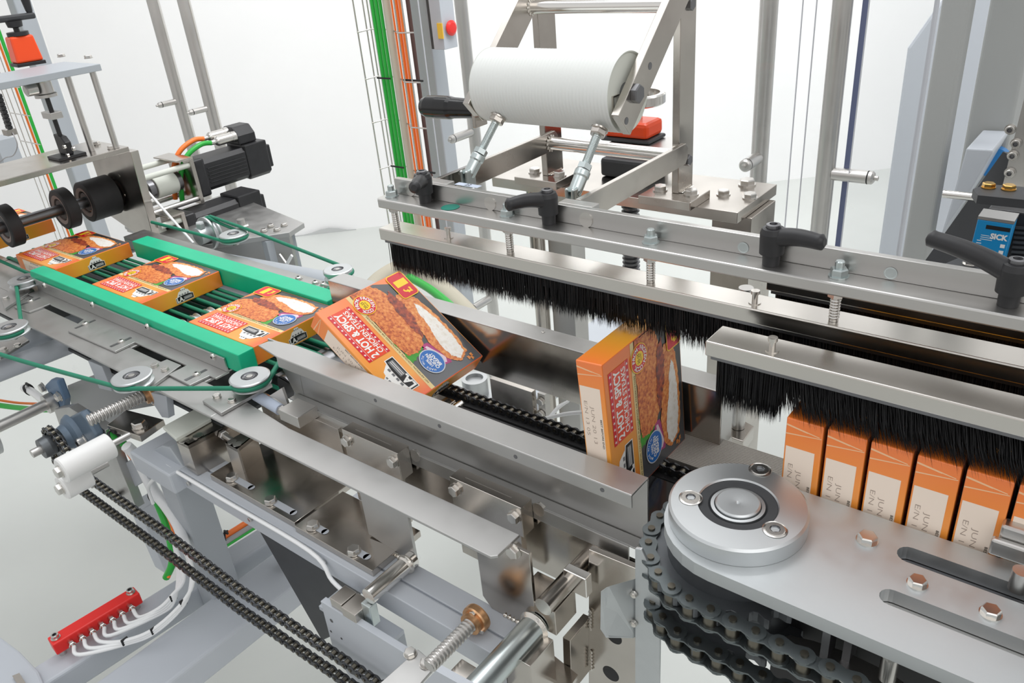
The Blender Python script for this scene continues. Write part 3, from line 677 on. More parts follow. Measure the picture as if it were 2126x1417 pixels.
for xa, xb in ((-.6860, -.6795), (-.4790, -.4720)):
    b = MB(); b.prism([(xa, .690, ZA), (xa, .690, ZA - .012), (xa, .712, ZA - .029), (xa, .936, ZA - .027), (xa, .942, ZA - .020), (xa, .942, ZA - .006), (xa, .936, ZA)], (xb - xa, 0, 0)); build('lower_arm', b, 'nickel', t, bevel=.0006)
    b = MB(); b.box((xa - .012, .6755, ZA - .022), (xb + .024, .690, ZA - .0005)); build('arm_bracket', b, 'steel', t, bevel=.0006)
b = MB(); b.cyl((-.6795, .925, 1.2100), (-.4790, .925, 1.2100), .0093, n=24); build('cross_tube', b, 'bright', t)
tz = at(1250, 13, Y=.915)
b = MB(); b.cyl((-.699, .915, tz.z), (-.4800, .915, tz.z), .0085, n=24); build('cross_tube', b, 'bright', t)
for xx, yy, zz, r_ in ((-.6790, .925, 1.21, .0093), (-.690, .915, tz.z, .0085)):
    b = MB()
    for k in range(12): a = k * math.pi / 6; b.lathe([(0, -.0016), (.0022, 0), (0, .0022)], (xx + .0005, yy + (r_ + .0008) * math.cos(a), zz + (r_ + .0008) * math.sin(a)), (1, 0, 0), 8)
    build('weld_bead', b, 'weld', t)
for xa, xb in ((-.7000, -.6900), (-.4800, -.4700)):
    d = V(0, .905 - .781, 1.3965 - 1.284).normalized(); nn = V(0, -d.z, d.y); p0 = V(xa, .781, 1.284); p1 = V(xa, .945, 1.4330)
    b = MB(); b.prism([p0 + nn * .0185, p0 - nn * .0185, p1 - nn * .0185, p1 + nn * .0185], (xb - xa, 0, 0)); lk = build('slanted_link', b, 'nickel', t, bevel=.0006)
    if xa > -.6:
        for px, py in ((1301, 251), (1350, 137)):
            c = at(px, py, X=xb + .0002); b = MB(); b.lathe([(.0042, .0), (.0034, -.0001), (0, -.0002)], c, (1, 0, 0), 16, smooth=False); build('threaded_hole', b, 'dark_metal', lk)
fastener(t, at(1318, 194, X=-.4698), (1, 0, 0), .0118, 'hex', m='dark_metal', washer=False)
# roller
t = thing('feed_roller', 'white finely ribbed roller in the lever frame', 'roller', (-.585, .811, 1.313))
b = MB(); RC = V(0, .8155, 1.3125); rr = .0455
prof = []
n_ = 84
for i in range(n_ + 1):
    xx = -.688 + (.203) * i / n_; prof.append((rr - (.0 if i % 2 else .0005), xx))
b.lathe(prof, RC, (1, 0, 0), 72); build('ribbed_sleeve', b, 'roller_white', t)
b = MB(); b.lathe([(0, -.6875), (.0438, -.6875), (.0455, -.688)], RC, (1, 0, 0), 56, smooth=False); build('end_disc', b, 'foam', t); b = MB(); b.lathe([(.0455, -.485), (.0443, -.4852), (.0428, -.4868), (0, -.4868)], RC, (1, 0, 0), 56, smooth=False); build('end_disc', b, 'foam', t)
b = MB(); b.box((-.4870, .782, 1.292), (-.4845, .7835, 1.315)); b.box((-.4870, .7835, 1.3135), (-.4845, .795, 1.315)); build('end_clip', b, 'nickel', t)
b = MB(); b.cyl((-.4868, .811, 1.313), (-.4801, .811, 1.313), .012, n=20); build('axle', b, 'dark_metal', t)
# handle
hA = at(990, 226, Y=.80); hB = at(880, 221, Y=.80)
t = thing('grip_handle', 'black bulbous grip handle at the left end of the white roller', 'handle', tuple(hA))
b = MB(); hx = hA.x - hB.x; b.lathe([(.0120, 0), (.0125, .002), (.0130, hx * .25), (.0138, hx * .42), (.0152, hx * .48), (.0155, hx * .70), (.0150, hx * .9), (.0125, hx * .985), (.0085, hx), (0, hx)], hA, (hB - hA), 32); build('grip', b, 'black_gloss', t)
b = MB(); b.box((hA.x, hA.y - .012, hA.z - .022), (hA.x + .006, hA.y + .012, hA.z + .014)); build('end_bracket', b, 'nickel', t, bevel=.001)
# adjusting rods
def tierod(top, bot, label):
    top = Vector(top); bot = Vector(bot); t = thing('adjusting_rod', label, 'rod', tuple(bot), 'threaded adjusting rods under the roller'); d = (bot - top); L = d.length; d.normalize()
    b = MB(); b.hexa(top - d * .002, d, .0165, .008); b.lathe([(.0085, .0), (.0105, .001), (.0105, .003), (.0, .003)], top + d * .006 - d * .010, d, 18); build('top_nut', b, 'nickel', t)
    b = MB(); b.cyl(top, top + d * L * .62, .0047, n=16)
    k = .008
    while k < L * .55: b.lathe([(.0046, 0), (.0051, .0007), (.0046, .0014)], top + d * k, d, 14); k += .0016
    build('threaded_rod', b, 'zinc', t)
    b = MB(); b.hexa(top + d * L * .50, d, .0150, .008); b.lathe([(.0088, 0), (.0092, .001), (.0092, .007), (.0080, .009), (.0080, .026), (.0070, .030)], top + d * (L * .50 + .008), d, 24); build('clevis_body', b, 'zinc', t, label='zinc plated clevis')
    e0 = top + d * (L * .50 + .036)
    b = MB()
    for s_ in (-1, 1): b.box((e0.x + s_ * .0042 - .0022, e0.y - .011, e0.z - .016), (e0.x + s_ * .0042 + .0022, e0.y + .006, e0.z + .008))
    build('clevis_fork', b, 'zinc', t, bevel=.002)
tierod(at(1033, 246, X=-.655), at(968, 374, X=-.668), 'left threaded adjusting rod between the roller and the frame arm')
tierod(at(1243, 272, X=-.500), at(1188, 412, X=-.500), 'right threaded adjusting rod between the roller and the frame arm')
# position indicator behind the roller
c = at(1298, 297, Y=1.04)
t = thing('position_indicator', 'orange position indicator with hand wheel, mostly hidden behind the roller', 'indicator', tuple(c))
b = MB(); b.box((c.x - .045, c.y, c.z), (c.x + .040, c.y + .055, c.z + .006)); build('base', b, 'graphite', t, bevel=.004)
b = MB(); b.prism([c + V(-.042, .002, .006), c + V(.036, .002, .006), c + V(.036, .053, .006), c + V(-.042, .053, .006)], (0, 0, .024)); build('housing', b, 'orange_red', t, bevel=.006)
w0 = at(1300, 205, Y=1.07); 
b = MB(); b.lathe([(.040, 0), (.0425, .002), (.0425, .014), (.040, .016), (.034, .016), (.034, 0), (.040, 0)], (c.x + .004, c.y + .03, w0.z - .006), (0, 0, 1), 40); b.cyl((c.x + .004, c.y + .03, c.z + .030), (c.x + .004, c.y + .03, w0.z + .008), .008, n=16); b.box((c.x - .034, c.y + .025, w0.z - .004), (c.x + .04, c.y + .035, w0.z + .004)); build('hand_wheel', b, 'bright', t)
b = MB(); b.box((c.x - .03, c.y - .012, c.z - .010), (c.x + .082, c.y + .06, c.z - .0005)); o = build('carrier_plate', b, 'steel', t, bevel=.003)
b = MB(); b.cyl((c.x - .005, c.y + .03, ZP + .002), (c.x - .005, c.y + .03, c.z - .011), .009, n=14); b.cyl((c.x + .05, c.y + .03, ZP + .002), (c.x + .05, c.y + .03, c.z - .011), .006, n=14); build('support_pin', b, 'steel', t)
g = at(1246, 366, Z=ZP)
b = MB(); b.prism([(g.x, g.y, ZP + .0005), (g.x + .085, g.y, ZP + .0005), (g.x + .085, g.y + .05, ZP + .0005), (g.x, g.y + .05, ZP + .0005)], (0, 0, .028)); o = build('bearing_block', b, 'graphite', bevel=.005); tag(o, 'dark grey bearing block on the top plate behind the right arm', 'bearing')
# ================================================================ cord conveyor on the left
def pulley(c, ax, r, h, label, grp='grooved belt pulleys', groove=.0045):
    c = Vector(c); ax = Vector(ax).normalized(); t = thing('grooved_pulley', label, 'pulley', tuple(c), grp)
    b = MB(); hh = h / 2
    b.lathe([(r * .42, -hh), (r * .93, -hh), (r, -hh + .0012), (r, -groove), (r - groove * .9, -groove * .35), (r - groove * .9, groove * .35), (r, groove), (r, hh - .0012), (r * .93, hh), (r * .42, hh), (r * .42, hh - .003)], c, ax, 44); build('wheel', b, 'alu_machined', t)
    b = MB(); b.lathe([(r * .43, hh - .0032), (r * .36, hh - .0014), (r * .28, hh - .0032), (r * .26, hh - .003), (r * .26, hh - .001), (r * .17, hh - .0008), (r * .15, hh - .002), (0, hh - .002)], c, ax, 28); b.lathe([(0, -hh + .002), (r * .43, -hh + .002)], c, ax, 28); build('bearing', b, 'dark_metal', t)
    b = MB(); b.lathe([(r * .16, hh - .0025), (r * .16, hh - .0002), (0, hh)], c, ax, 20); b.cyl(c - ax * (hh + .010), c - ax * (hh - .001), r * .22, n=18); build('axle_bolt', b, 'steel', t)
    return c
ZPL = .910
t = thing('mounting_plate', 'long thin slotted sheet plate in front of the conveyor and guides', 'plate', (-1.0, .48, ZPL - .004))
b = MB(); T_ = .004
def pl(x0, x1, y0, y1): b.box((x0, y0, ZPL - T_), (x1, y1, ZPL))
pl(-2.05, -.965, .457, .511); pl(-2.05, -1.63, .5112, .60); pl(-1.46, -1.285, .5112, .60); pl(-1.63, -1.46, .5305, .60); pl(-1.285, -1.128, .5305, .60); pl(-1.128, -1.062, .5112, .60)
b.prism([(-.965, .457, ZPL - T_), (-.447, .457, ZPL - T_), (-.4415, .4625, ZPL - T_), (-.4415, .5005, ZPL - T_), (-.84, .4985, ZPL - T_), (-.965, .5108, ZPL - T_)], (0, 0, T_))
build('sheet', b, 'steel_sheet', t, bevel=.0008)
# front rail
t = thing('side_rail', 'green plastic rail on its steel angle, nearest to the viewer', 'rail', (-1.37, .56, .918), 'green side rails')
b = MB(); b.prism([(-1.735, .5765, .9185), (-1.735, .5765, .945), (-1.728, .5765, .9525), (-1.012, .5765, .9525), (-1.012, .5765, .9185)], (0, -.0285, 0)); build('plastic_strip', b, 'green_pe', t, bevel=.0016)
b = MB(); b.box((-1.712, .5440, .9140), (-1.050, .5475, .9385)); b.box((-1.712, .5230, .9106), (-1.050, .5475, .9140))
for tab in ([(97, 607), (30, 640), (62, 650), (100, 636), (111, 631), (111, 612)], [(190, 655), (142, 690), (240, 733), (292, 708), (240, 670)], [(420, 745), (351, 781), (395, 803), (466, 769)]):
    b.prism([at(x_, y_, Z=ZPL + .0003) for x_, y_ in tab], (0, 0, .0036))
build('steel_angle', b, 'steel_sheet', t, bevel=.0008)
for px, py in ((93, 592), (193, 632), (307, 678), (443, 740)): fastener(t, at(px, py, Y=.5440), (0, -1, 0), .0062, 'button')
for px, py in ((64, 625), (178, 672), (252, 709), (408, 777)):
    fastener(t, at(px, py, Z=.914), (0, 0, 1), .0062, 'button')
    c = at(px, py, Z=.9142); b = MB(); b.box((c.x - .003, c.y - .020, c.z - .0002), (c.x + .003, c.y + .018, c.z + .0002)); build('slot', b, 'dark_metal', t)
# rear rail
t = thing('side_rail', 'green plastic rail on the far side of the flat cartons', 'rail', (-1.37, .76, .918), 'green side rails')
b = MB(); b.box((-1.68, .7435, .9185), (-1.035, .781, .955)); build('plastic_strip', b, 'green_pe', t, bevel=.0016)
b = MB(); b.box((-1.80, .7815, .929), (-.93, .8330, .9325)); b.box((-1.80, .7815, .905), (-.93, .785, .929)); build('steel_angle', b, 'steel_sheet', t, bevel=.0008)
for px, py in ((620, 578), (655, 587), (672, 590)): fastener(t, at(px, py, Z=.9326), (0, 0, 1), .0075, 'button')
# belts (round cords) running along X
for i, (y, lb) in enumerate(((.600, 'nearest round green belt cord under the cartons'), (.628, 'second round green belt cord under the cartons, counted from the front rail'), (.656, 'third round green belt cord under the cartons, counted from the front rail'), (.684, 'middle round green belt cord under the cartons, just beyond the three idler wheels'),
                  (.706, 'green belt cord third from the far green rail'), (.719, 'green belt cord second from the far green rail'), (.732, 'green belt cord closest to the far green rail'))):
    r = .0034; zc = BELT - r; xs = -1.985; xe = -.965; rr = .024
    pts = [(xs, y, zc), (-1.3, y, zc), (xe, y, zc)] + [(xe + rr * math.sin(a), y, zc - rr + rr * math.cos(a)) for a in [math.pi * k / 8 for k in range(1, 9)]] + [(xs, y, zc - 2 * rr)] + [(xs - rr * math.sin(a), y, zc - rr - rr * math.cos(a)) for a in [math.pi * k / 8 for k in range(1, 8)]]
    b = MB(); b.tube(pts, r, n=8, closed=True); o = build('belt_cord', b, 'green_belt'); tag(o, lb, 'belt', 'green belt cords under the cartons')
for i, y in enumerate((.6075, .6355, .6650)):
    pulley((-1.283, y - .0003, BELT - .0240), (0, -1, 0), .0255, .013, ('front', 'middle', 'rear')[i] + ' of the three small idler wheels seen between two flat cartons', 'idler wheels under the cords')
for xx, lb in ((-.965, 'tail'), (-1.985, 'head')):
    b = MB(); b.cyl((xx, .585, BELT - .0274), (xx, .745, BELT - .0274), .020, n=24); o = build('cord_drum', b, 'dark_metal'); tag(o, lb + (' drum turning the green cords at the end near the tipping carton' if lb == 'tail' else ' drum turning the green cords under the black wheels'), 'drum')
b = MB(); b.box((-1.92, .500, .840), (-1.03, .800, .846)); o = build('bed_plate', b, 'graphite'); tag(o, 'dark steel bed plate below the green cords', 'plate')
# dark slide plate between belt end and chain
b = MB(); q = [at(573, 706, Z=.9135), at(637, 673, Z=.9135), at(685, 716, Z=.905), at(628, 724, Z=.900)]
b.prism([(-.985, .585, .9085), (-.985, .742, .9085), (-.900, .742, .8985), (-.900, .585, .8985)], (0, 0, -.004)); o = build('slide_plate', b, 'dark_metal', bevel=.001); tag(o, 'dark slide plate between the belt end and the chain', 'plate')
# ---------------------------------------------------------------- pulleys on the plate with the front drive cord
ZPU = .9305; HP = .0155
pc = {}
for k, (px, py, r, lb) in dict(A=(517.6, 779.6, .0300, 'grooved pulley beside the end of the near green rail'), B=(272.6, 778, .0300, 'grooved pulley above the threaded spindle, left of the rail end pulley'),
                               C=(18, 677, .0310, 'grooved pulley at the left edge below the green rail'), D=(49, 577, .0300, 'grooved pulley at the near left corner of the green rail')).items():
    c = at(px, py, Z=ZPU + HP / 2); pc[k] = V(c.x, c.y, ZPU); pulley(pc[k], (0, 0, 1), r, HP, lb)
def tab(poly, bolts, z, label, th=.005):
    p0 = at(*poly[0], Z=z); t = thing('pulley_bracket', label, 'bracket', tuple(p0), 'small steel pulley brackets')
    b = MB(); b.prism([at(x_, y_, Z=z) for x_, y_ in poly], (0, 0, -th)); build('tab_plate', b, 'steel_sheet', t, bevel=.0006)
    for x_, y_ in bolts: fastener(t, at(x_, y_, Z=z), (0, 0, 1), .0065, 'hex')
tab([(420, 831), (459, 857), (565, 797), (520, 775)], [(451, 824), (482, 833)], ZPL + .0054, 'small steel tab with two bolts under the rail end pulley')
tab([(275, 795), (312, 803), (376, 757), (347, 745), (262, 780)], [(322, 760), (343, 768)], ZPL + .0054, 'small steel tab with two bolts under the pulley above the spindle')
tab([(-60, 735), (0, 742), (60, 705), (40, 690), (-60, 700)], [(37, 718), (8, 727)], ZPL - .012, 'small steel tab with two bolts under the left edge pulley')
tab([(0, 612), (10, 640), (70, 600), (55, 585)], [(12, 620)], ZPL + .0054, 'small steel tab under the corner pulley of the green rail')
def wrap(c, r, a0, a1, z=None, n=10): return [V(c.x + r * math.cos(math.radians(a0 + (a1 - a0) * i / n)), c.y + r * math.sin(math.radians(a0 + (a1 - a0) * i / n)), c.z if z is None else z) for i in range(n + 1)]
rg = .0278
A_, B_, C_, D_p = pc['A'], pc['B'], pc['C'], pc['D']
p0 = at(-70, 706, Z=ZPU + .004); cable(smooth([p0, at(0, 735, Z=ZPU + .004), at(120, 770, Z=ZPU)], 3)[:-1] + wrap(B_, rg, 255, 285) + [] + wrap(A_, rg, 265, 395, n=14) + [V(A_.x - .02, A_.y + .075, ZPU)], .0036, 'green_belt', 'green drive cord around the two front pulleys', 'belt', nm='drive_cord')
cable([V(-2.1, D_p.y + .03, ZPU)] + wrap(D_p, rg, 90, 275, n=14)[2:9] + wrap(C_, rg, 20, -120, n=14) + [V(C_.x - .2, C_.y - .03, ZPU)], .0036, 'green_belt', 'green drive cord around the left corner pulleys', 'belt', nm='drive_cord')
# rear pulleys and cord
E_ = at(486, 491, Z=.955); pulley(E_, (0, 0, 1), .030, HP, 'flat grooved pulley behind the far green rail near the motors')
F_ = at(703, 569, Z=.955); pulley(F_, (0, 0, 1), .0265, .022, 'grooved pulley behind the far green rail next to the tipping carton')
b = MB(); b.cyl((F_.x, F_.y, .9326), (F_.x, F_.y, .944), .014, n=18); b.box((F_.x - .024, F_.y - .02, .9327), (F_.x + .018, F_.y + .02, .9375)); o = build('pulley_stand', b, 'steel'); tag(o, 'short steel stand under the pulley next to the tipping carton', 'stand')
G_ = at(436, 482, Y=.905); pulley(G_, (0, -1, 0), .038, .020, 'upright grooved pulley in front of the lower black motor')
b = MB(); b.cyl(G_ + V(0, -.010, 0), G_ + V(0, -.032, 0), .020, n=24); b.hexa(G_ + V(.004, -.021, .018), (0.1, 0, 1), .017, .014); o = build('clamp_hub', b, 'alu'); tag(o, 'aluminium clamp hub with a hex screw on the upright pulley', 'hub')
g_top = G_ + V(0, 0, .036)
cable([V(-1.75, E_.y - .035, .958), V(E_.x - .09, E_.y - .029, .956)] + wrap(V(E_.x, E_.y, .955), .028, -95, 50) + [g_top + V(.05, 0, -.006), g_top + V(0.012, 0, .0), g_top + V(-.02, .0, -.008)], .0036, 'green_belt', 'green cord from the upright pulley round the flat rear pulley', 'belt', nm='drive_cord')
f0 = V(F_.x, F_.y, .957)
cable([g_top + V(-.015, .004, -.006), g_top + V(.01, .006, .002), at(520, 478, Z=.968)] + [f0 + V(-.012, .0255, .0)] + wrap(f0, .0255, 70, 10, n=5) + [f0 + V(.020, -.05, -.01), f0 + V(.022, -.11, -.03)], .0036, 'green_belt', 'long green cord from the motors to the pulley next to the tipping carton', 'belt', nm='drive_cord')
# housing behind the rear rail
t = thing('belt_housing', 'grey sheet housing behind the far green rail, under the motors', 'housing', (-1.6, .98, .7))
b = MB(); h0 = at(600, 482, Z=.905); b.prism([(-1.95, .86, .905), (h0.x - .14, .86, .905), (h0.x, h0.y, .905), (h0.x - .02, h0.y + .06, .905), (-1.95, 1.16, .905)], (0, 0, -.012)); build('cover_plate', b, 'steel_sheet', t, bevel=.001)
b = MB(); b.prism([(h0.x - .15, .875, .893), (h0.x - .004, h0.y, .893), (h0.x - .004, h0.y + .008, .893), (h0.x - .15, .883, .893)], (0, 0, -.16)); build('side_wall', b, 'steel_sheet', t)
b = MB(); b.box((-1.75, .98, .62), (h0.x - .03, 1.06, .892)); build('inner_body', b, 'paint_grey', t)
for px, py in ((548, 480), (562, 470), (575, 478), (590, 468)): fastener(t, at(px, py, Z=.9055), (0, 0, 1), .008, 'hex')
b = MB(); q = at(500, 459, Z=.93); b.hexa((q.x, q.y, .906), (0, 0, 1), .03, .016); b.cyl((q.x, q.y, .906), (q.x, q.y, .935), .009, n=16); build('tension_bolt', b, 'steel', t)
b = MB(); b.cyl((-1.56, .86, .862), (-1.22, .905, .862), .042, n=28); o = build('grey_drum', b, 'paint_grey'); tag(o, 'dull grey cylinder below the rear pulleys', 'drum')
for i, (a, c_, lb) in enumerate(((at(606, 530, Y=.95), at(586, 565, Y=.95), 'short white plastic strut beside the rear housing'), (at(580, 528, Y=1.0), at(612, 572, Y=1.0), 'grey edge strut of the rear housing'))):
    b = MB(); b.beam(a, c_, .004, .006); o = build('strut_strip', b, 'white_plastic' if i == 0 else 'steel'); tag(o, lb, 'strut')
# tubes under the conveyor on the left
for i, (a, c_, lb) in enumerate((((-40, 752), (125, 700), 'rear grey tube under the conveyor at the left edge'), ((-40, 795), (190, 722), 'front grey tube under the conveyor at the left edge'))):
    p0 = at(*a, Z=.855 - i * .01); p1 = at(*c_, Z=.855 - i * .01); d = (p1 - p0).normalized()
    b = MB(); b.cyl(p0 - d * .1, p0 + V(0, p1.y - p0.y, 0) + V(0, .06, 0), .019, n=24); o = build('frame_tube', b, 'paint_light'); tag(o, lb, 'tube')
# ================================================================ guides, trough chain, clamps and beam in the middle
t = thing('guide_channel', 'near bent steel guide channel in front of the tipping carton', 'guide', (-.62, .56, .88), 'bent steel guide channels')
ZG = .9865
b = MB()
top = [at(x_, y_, Z=ZG) for x_, y_ in ((536, 716), (556, 708), (575, 707.5), (615, 716.5), (655, 731), (708, 752))] + [V(-.720, .5745, ZG), V(-.3245, .5745, ZG), V(-.3245, .5410, ZG), V(-.897, .5410, ZG)]
b.prism(top, (0, 0, -.0025)); build('top_flange', b, 'steel_sheet', t, bevel=.0006)
b = MB(); b.box((-.897, .5405, .9690), (-.3245, .5430, ZG - .0003)); lip = build('front_lip', b, 'steel_sheet', t, bevel=.0016, seg=3)
b = MB(); b.prism([(-.960, .5720, ZG - .003), (-.3245, .5720, ZG - .003), (-.3245, .5720, .885), (-.905, .5720, .885), (-.925, .5720, .905)], (0, .0025, 0)); b.prism([at(565, 722, Y=.5715), (-.92, .5715, .905), (-.90, .5715, .905), (-.895, .5715, ZG - .003)], (0, .0005, 0)); build('web', b, 'steel_sheet', t)
for px, py in ((779, 831), (912, 884), (1070, 948), (1250, 1017)):
    c = at(px, py, Y=.5403); b = MB(); b.lathe([(.0026, 0), (.0019, .0002), (0, .0002)], c, (0, -1, 0), 14, smooth=False); build('rivet_hole', b, 'dark_metal', lip)
t = thing('lower_guide', 'narrow steel angle strip below the near guide channel', 'guide', (-.62, .56, .88))
b = MB(); b.box((-.915, .5555, .9010), (-.3300, .5715, .9035)); b.box((-.905, .5535, .8835), (-.3370, .5560, .9033)); build('strip', b, 'steel_sheet', t, bevel=.0010)
b = MB(); b.box((-.86, .5565, .80), (-.33, .5600, .8833)); build('back_sheet', b, 'nickel', t)
# small block and bolt left of it
t = thing('end_stop', 'small white-edged steel stop block at the left end of the near guide channel', 'block', (-.93, .545, .87))
b = MB(); b.prism([at(558, 822, Y=.540), at(585, 805, Y=.556), at(598, 842, Y=.552), at(590, 848, Y=.54)], (0, .004, 0)); build('corner_plate', b, 'steel_sheet', t)
c0 = at(532, 820, Y=.535); c1 = at(582, 850, Y=.535)
b = MB(); b.cyl(c0, c1, .0085, n=18); build('sleeve', b, 'label_blue', t)
b = MB(); b.hexa(c1, c1 - c0, .013, .008); build('sleeve_nut', b, 'steel', t)
b = MB(); c = at(612, 866, Y=.53); b.box((c.x - .022, .52, c.z - .006), (c.x + .022, .556, c.z + .012)); build('block', b, 'steel', t, bevel=.001)
# far guide
t = thing('guide_channel', 'far bent steel guide channel behind the tipping and standing cartons', 'guide', (-.66, .76, .91), 'bent steel guide channels')
b = MB(); b.box((-1.03, .7500, .9905), (-.3265, .7840, .9930)); build('top_flange', b, 'steel_sheet', t, bevel=.001)
b = MB(); b.box((-1.03, .7500, .9095), (-.3265, .7525, .9928)); build('web', b, 'nickel', t, bevel=.001)
b = MB(); b.box((-.3290, .7526, .9095), (-.3265, .784, .9900)); build('end_flap', b, 'steel_sheet', t)
for x_ in (-.60, -.43): fastener(t, (x_, .772, .9931), (0, 0, 1), .003, 'button', washer=False)
# supports seen under and behind the far guide
t = thing('guide_support', 'beige-grey support plates and white hoses under the far guide', 'support', (-.62, .79, .8))
b = MB(); c0 = at(1017, 785, Y=.79); c1 = at(1108, 865, Y=.79); b.box((c0.x, .79, c1.z - .03), (c1.x, .80, c0.z)); build('plate', b, 'nickel', t)
b = MB(); c0 = at(1116, 815, Y=.80); c1 = at(1135, 880, Y=.80); b.box((c0.x, .80, c1.z), (c1.x, .812, c0.z)); pr = build('slotted_post', b, 'steel', t)
for py in (832, 858): fastener(pr, at(1124, py, Y=.7995), (0, -1, 0), .007, 'hex')
for i in range(3):
    b = MB(); b.tube(smooth([at(1140, 866, Y=.76), at(1158 + i * 3, 845 - i, Y=.78), at(1168 + i * 6, 838 - i * 3, Y=.80)]), .0022, n=8); build('hose', b, 'white_tube', t)
b = MB(); b.tube(smooth([at(1133, 868, Y=.76), at(1180, 858, Y=.76), at(1230, 855, Y=.76)]), .0030, n=8); build('hose', b, 'white_tube', t)
b = MB(); c = at(985, 786, Y=.835); b.lathe([(.022, -.03), (.022, .002), (.015, .002), (.015, -.004), (0, -.004)], c, (0, 0, 1), 28); b.box((c.x - .030, c.y - .022, c.z - .034), (c.x + .035, c.y + .022, c.z - .029)); o = build('bearing_cup', b, 'alu_machined'); tag(o, 'round aluminium bearing cup beside the chain under the far guide', 'bearing')
# posts below the brush
t = thing('bracket_post', 'steel square post seen below the long brush, behind the far guide', 'post', (-.66, 1.0, .4))
q0 = at(1115, 640, Y=1.0); q1 = at(1140, 640, Y=1.0); q2 = at(1186, 650, Y=1.0)
b = MB(); b.cyl((q0.x + .012, 1.0, .3), (q0.x + .012, 1.0, 1.128), .013, n=18); build('round_post', b, 'nickel', t)
b = MB(); b.box((q1.x, 1.01, .3), (q2.x, 1.05, 1.128)); build('flat_post', b, 'steel', t)
t = thing('guide_foot', 'steel post on a thick foot block right of the far guide end', 'post', (-.33, .81, .88))
c = at(1530, 895, Z=.905); b = MB(); b.prism([at(1500, 880, Z=.905), at(1520, 908, Z=.905), at(1543, 916, Z=.905), at(1566, 884, Z=.905), at(1540, 870, Z=.905)], (0, 0, -.02)); build('foot_block', b, 'nickel', t, bevel=.001)
c = at(1532, 886, Z=.905); b = MB(); b.cyl((c.x, c.y, .9055), (c.x, c.y, 1.10), .0085, n=20); build('round_post', b, 'steel', t)
# ---------------------------------------------------------------- roller chains
def link_mesh(pitch, w, hgt, th, outer, key):
    """one link along +x from pin to pin, pins along +y; centred on its first pin"""
    b = MB(); r = hgt / 2; n = 8
    def plate(y):
        pts = []
        for i in range(n + 1): a = math.pi / 2 + math.pi * i / n; pts.append((r * math.cos(a), y, r * math.sin(a)))
        pts.append((pitch * .5, y, -r * .66))
        for i in range(n + 1): a = -math.pi / 2 + math.pi * i / n; pts.append((pitch + r * math.cos(a), y, r * math.sin(a)))
        pts.append((pitch * .5, y, r * .66))
        b.prism(pts, (0, th, 0))
    o = w / 2 + (th if outer else 0)
    plate(-o - th); plate(o)
    if outer:
        for x_ in (0, pitch): b.cyl((x_, -o - th - hgt * .11, 0), (x_, o + th + hgt * .11, 0), hgt * .20, n=10, mi=1)
    else:
        for x_ in (0, pitch): b.cyl((x_, -w / 2, 0), (x_, w / 2, 0), hgt * .36, n=12, mi=1)
    return b
CH = {}
def chain(label, pts, axis, pitch, w, hgt, th, mats, grp=None, name='roller_chain'):
    """pts: pin centres; axis: pin direction"""
    t = thing(name, label, 'chain', tuple(pts[0]), grp); axis = Vector(axis).normalized()
    for i in range(len(pts) - 1):
        outer = i % 2 == 0; k = (pitch, w, hgt, outer, mats[0])
        if k not in CH:
            b = link_mesh(pitch, w, hgt, th, outer, k); me = bpy.data.meshes.new('chain_link'); me.from_pydata([tuple(v) for v in b.v], [], b.f)
            for q in mats: me.materials.append(MATS[q])
            me.polygons.foreach_set('material_index', b.m); me.polygons.foreach_set('use_smooth', b.s); me.update(); CH[k] = me
        o = bpy.data.objects.new('outer_link' if outer else 'inner_link', CH[k]); COL.objects.link(o); o.parent = t
        p = Vector(pts[i]); d = (Vector(pts[i + 1]) - p).normalized(); y = axis - d * axis.dot(d); y.normalize(); z = d.cross(y)
        o.matrix_local = Matrix.Translation(p - t.location) @ Matrix((d, y, z)).transposed().to_4x4()
    return t
P1_ = .0127
pts = [V(-.735 + P1_ * i, .683, .9145) for i in range(35)]
chain('black roller chain in the trough carrying the cartons', pts, (0, 1, 0), P1_, .0078, .0118, .0013, ['chain_steel', 'chain_roller'])
t = thing('chain_rail', 'black slide rail along the trough chain', 'rail', (-.53, .66, .89))
b = MB(); b.box((-.73, .6695, .885), (-.30, .6965, .9080)); build('chain_bed', b, 'black_dark', t)
b = MB(); b.box((-.73, .6560, .885), (-.30, .6620, .9110)); build('side_strip', b, 'black_plastic', t); b = MB(); b.box((-.73, .6480, .885), (-.30, .6535, .9050)); build('side_strip', b, 'graphite', t)
t = thing('flight_lug', 'shiny pusher lug at the start of the trough chain', 'lug', (-.72, .66, .905))
b = MB(); c = at(928, 826, Z=.915); b.box((c.x - .022, .640, .895), (c.x + .012, .668, .913)); build('lug_block', b, 'nickel', t, bevel=.001)
b = MB(); b.cyl((c.x + .018, .640, .905), (c.x + .018, .672, .905), .008, n=18); build('lug_roller', b, 'bright', t)
b = MB(); b.box((-.86, .60, .872), (-.70, .74, .878)); o = build('trough_floor', b, 'dark_metal'); tag(o, 'dark trough floor below the tipping carton', 'floor plate')
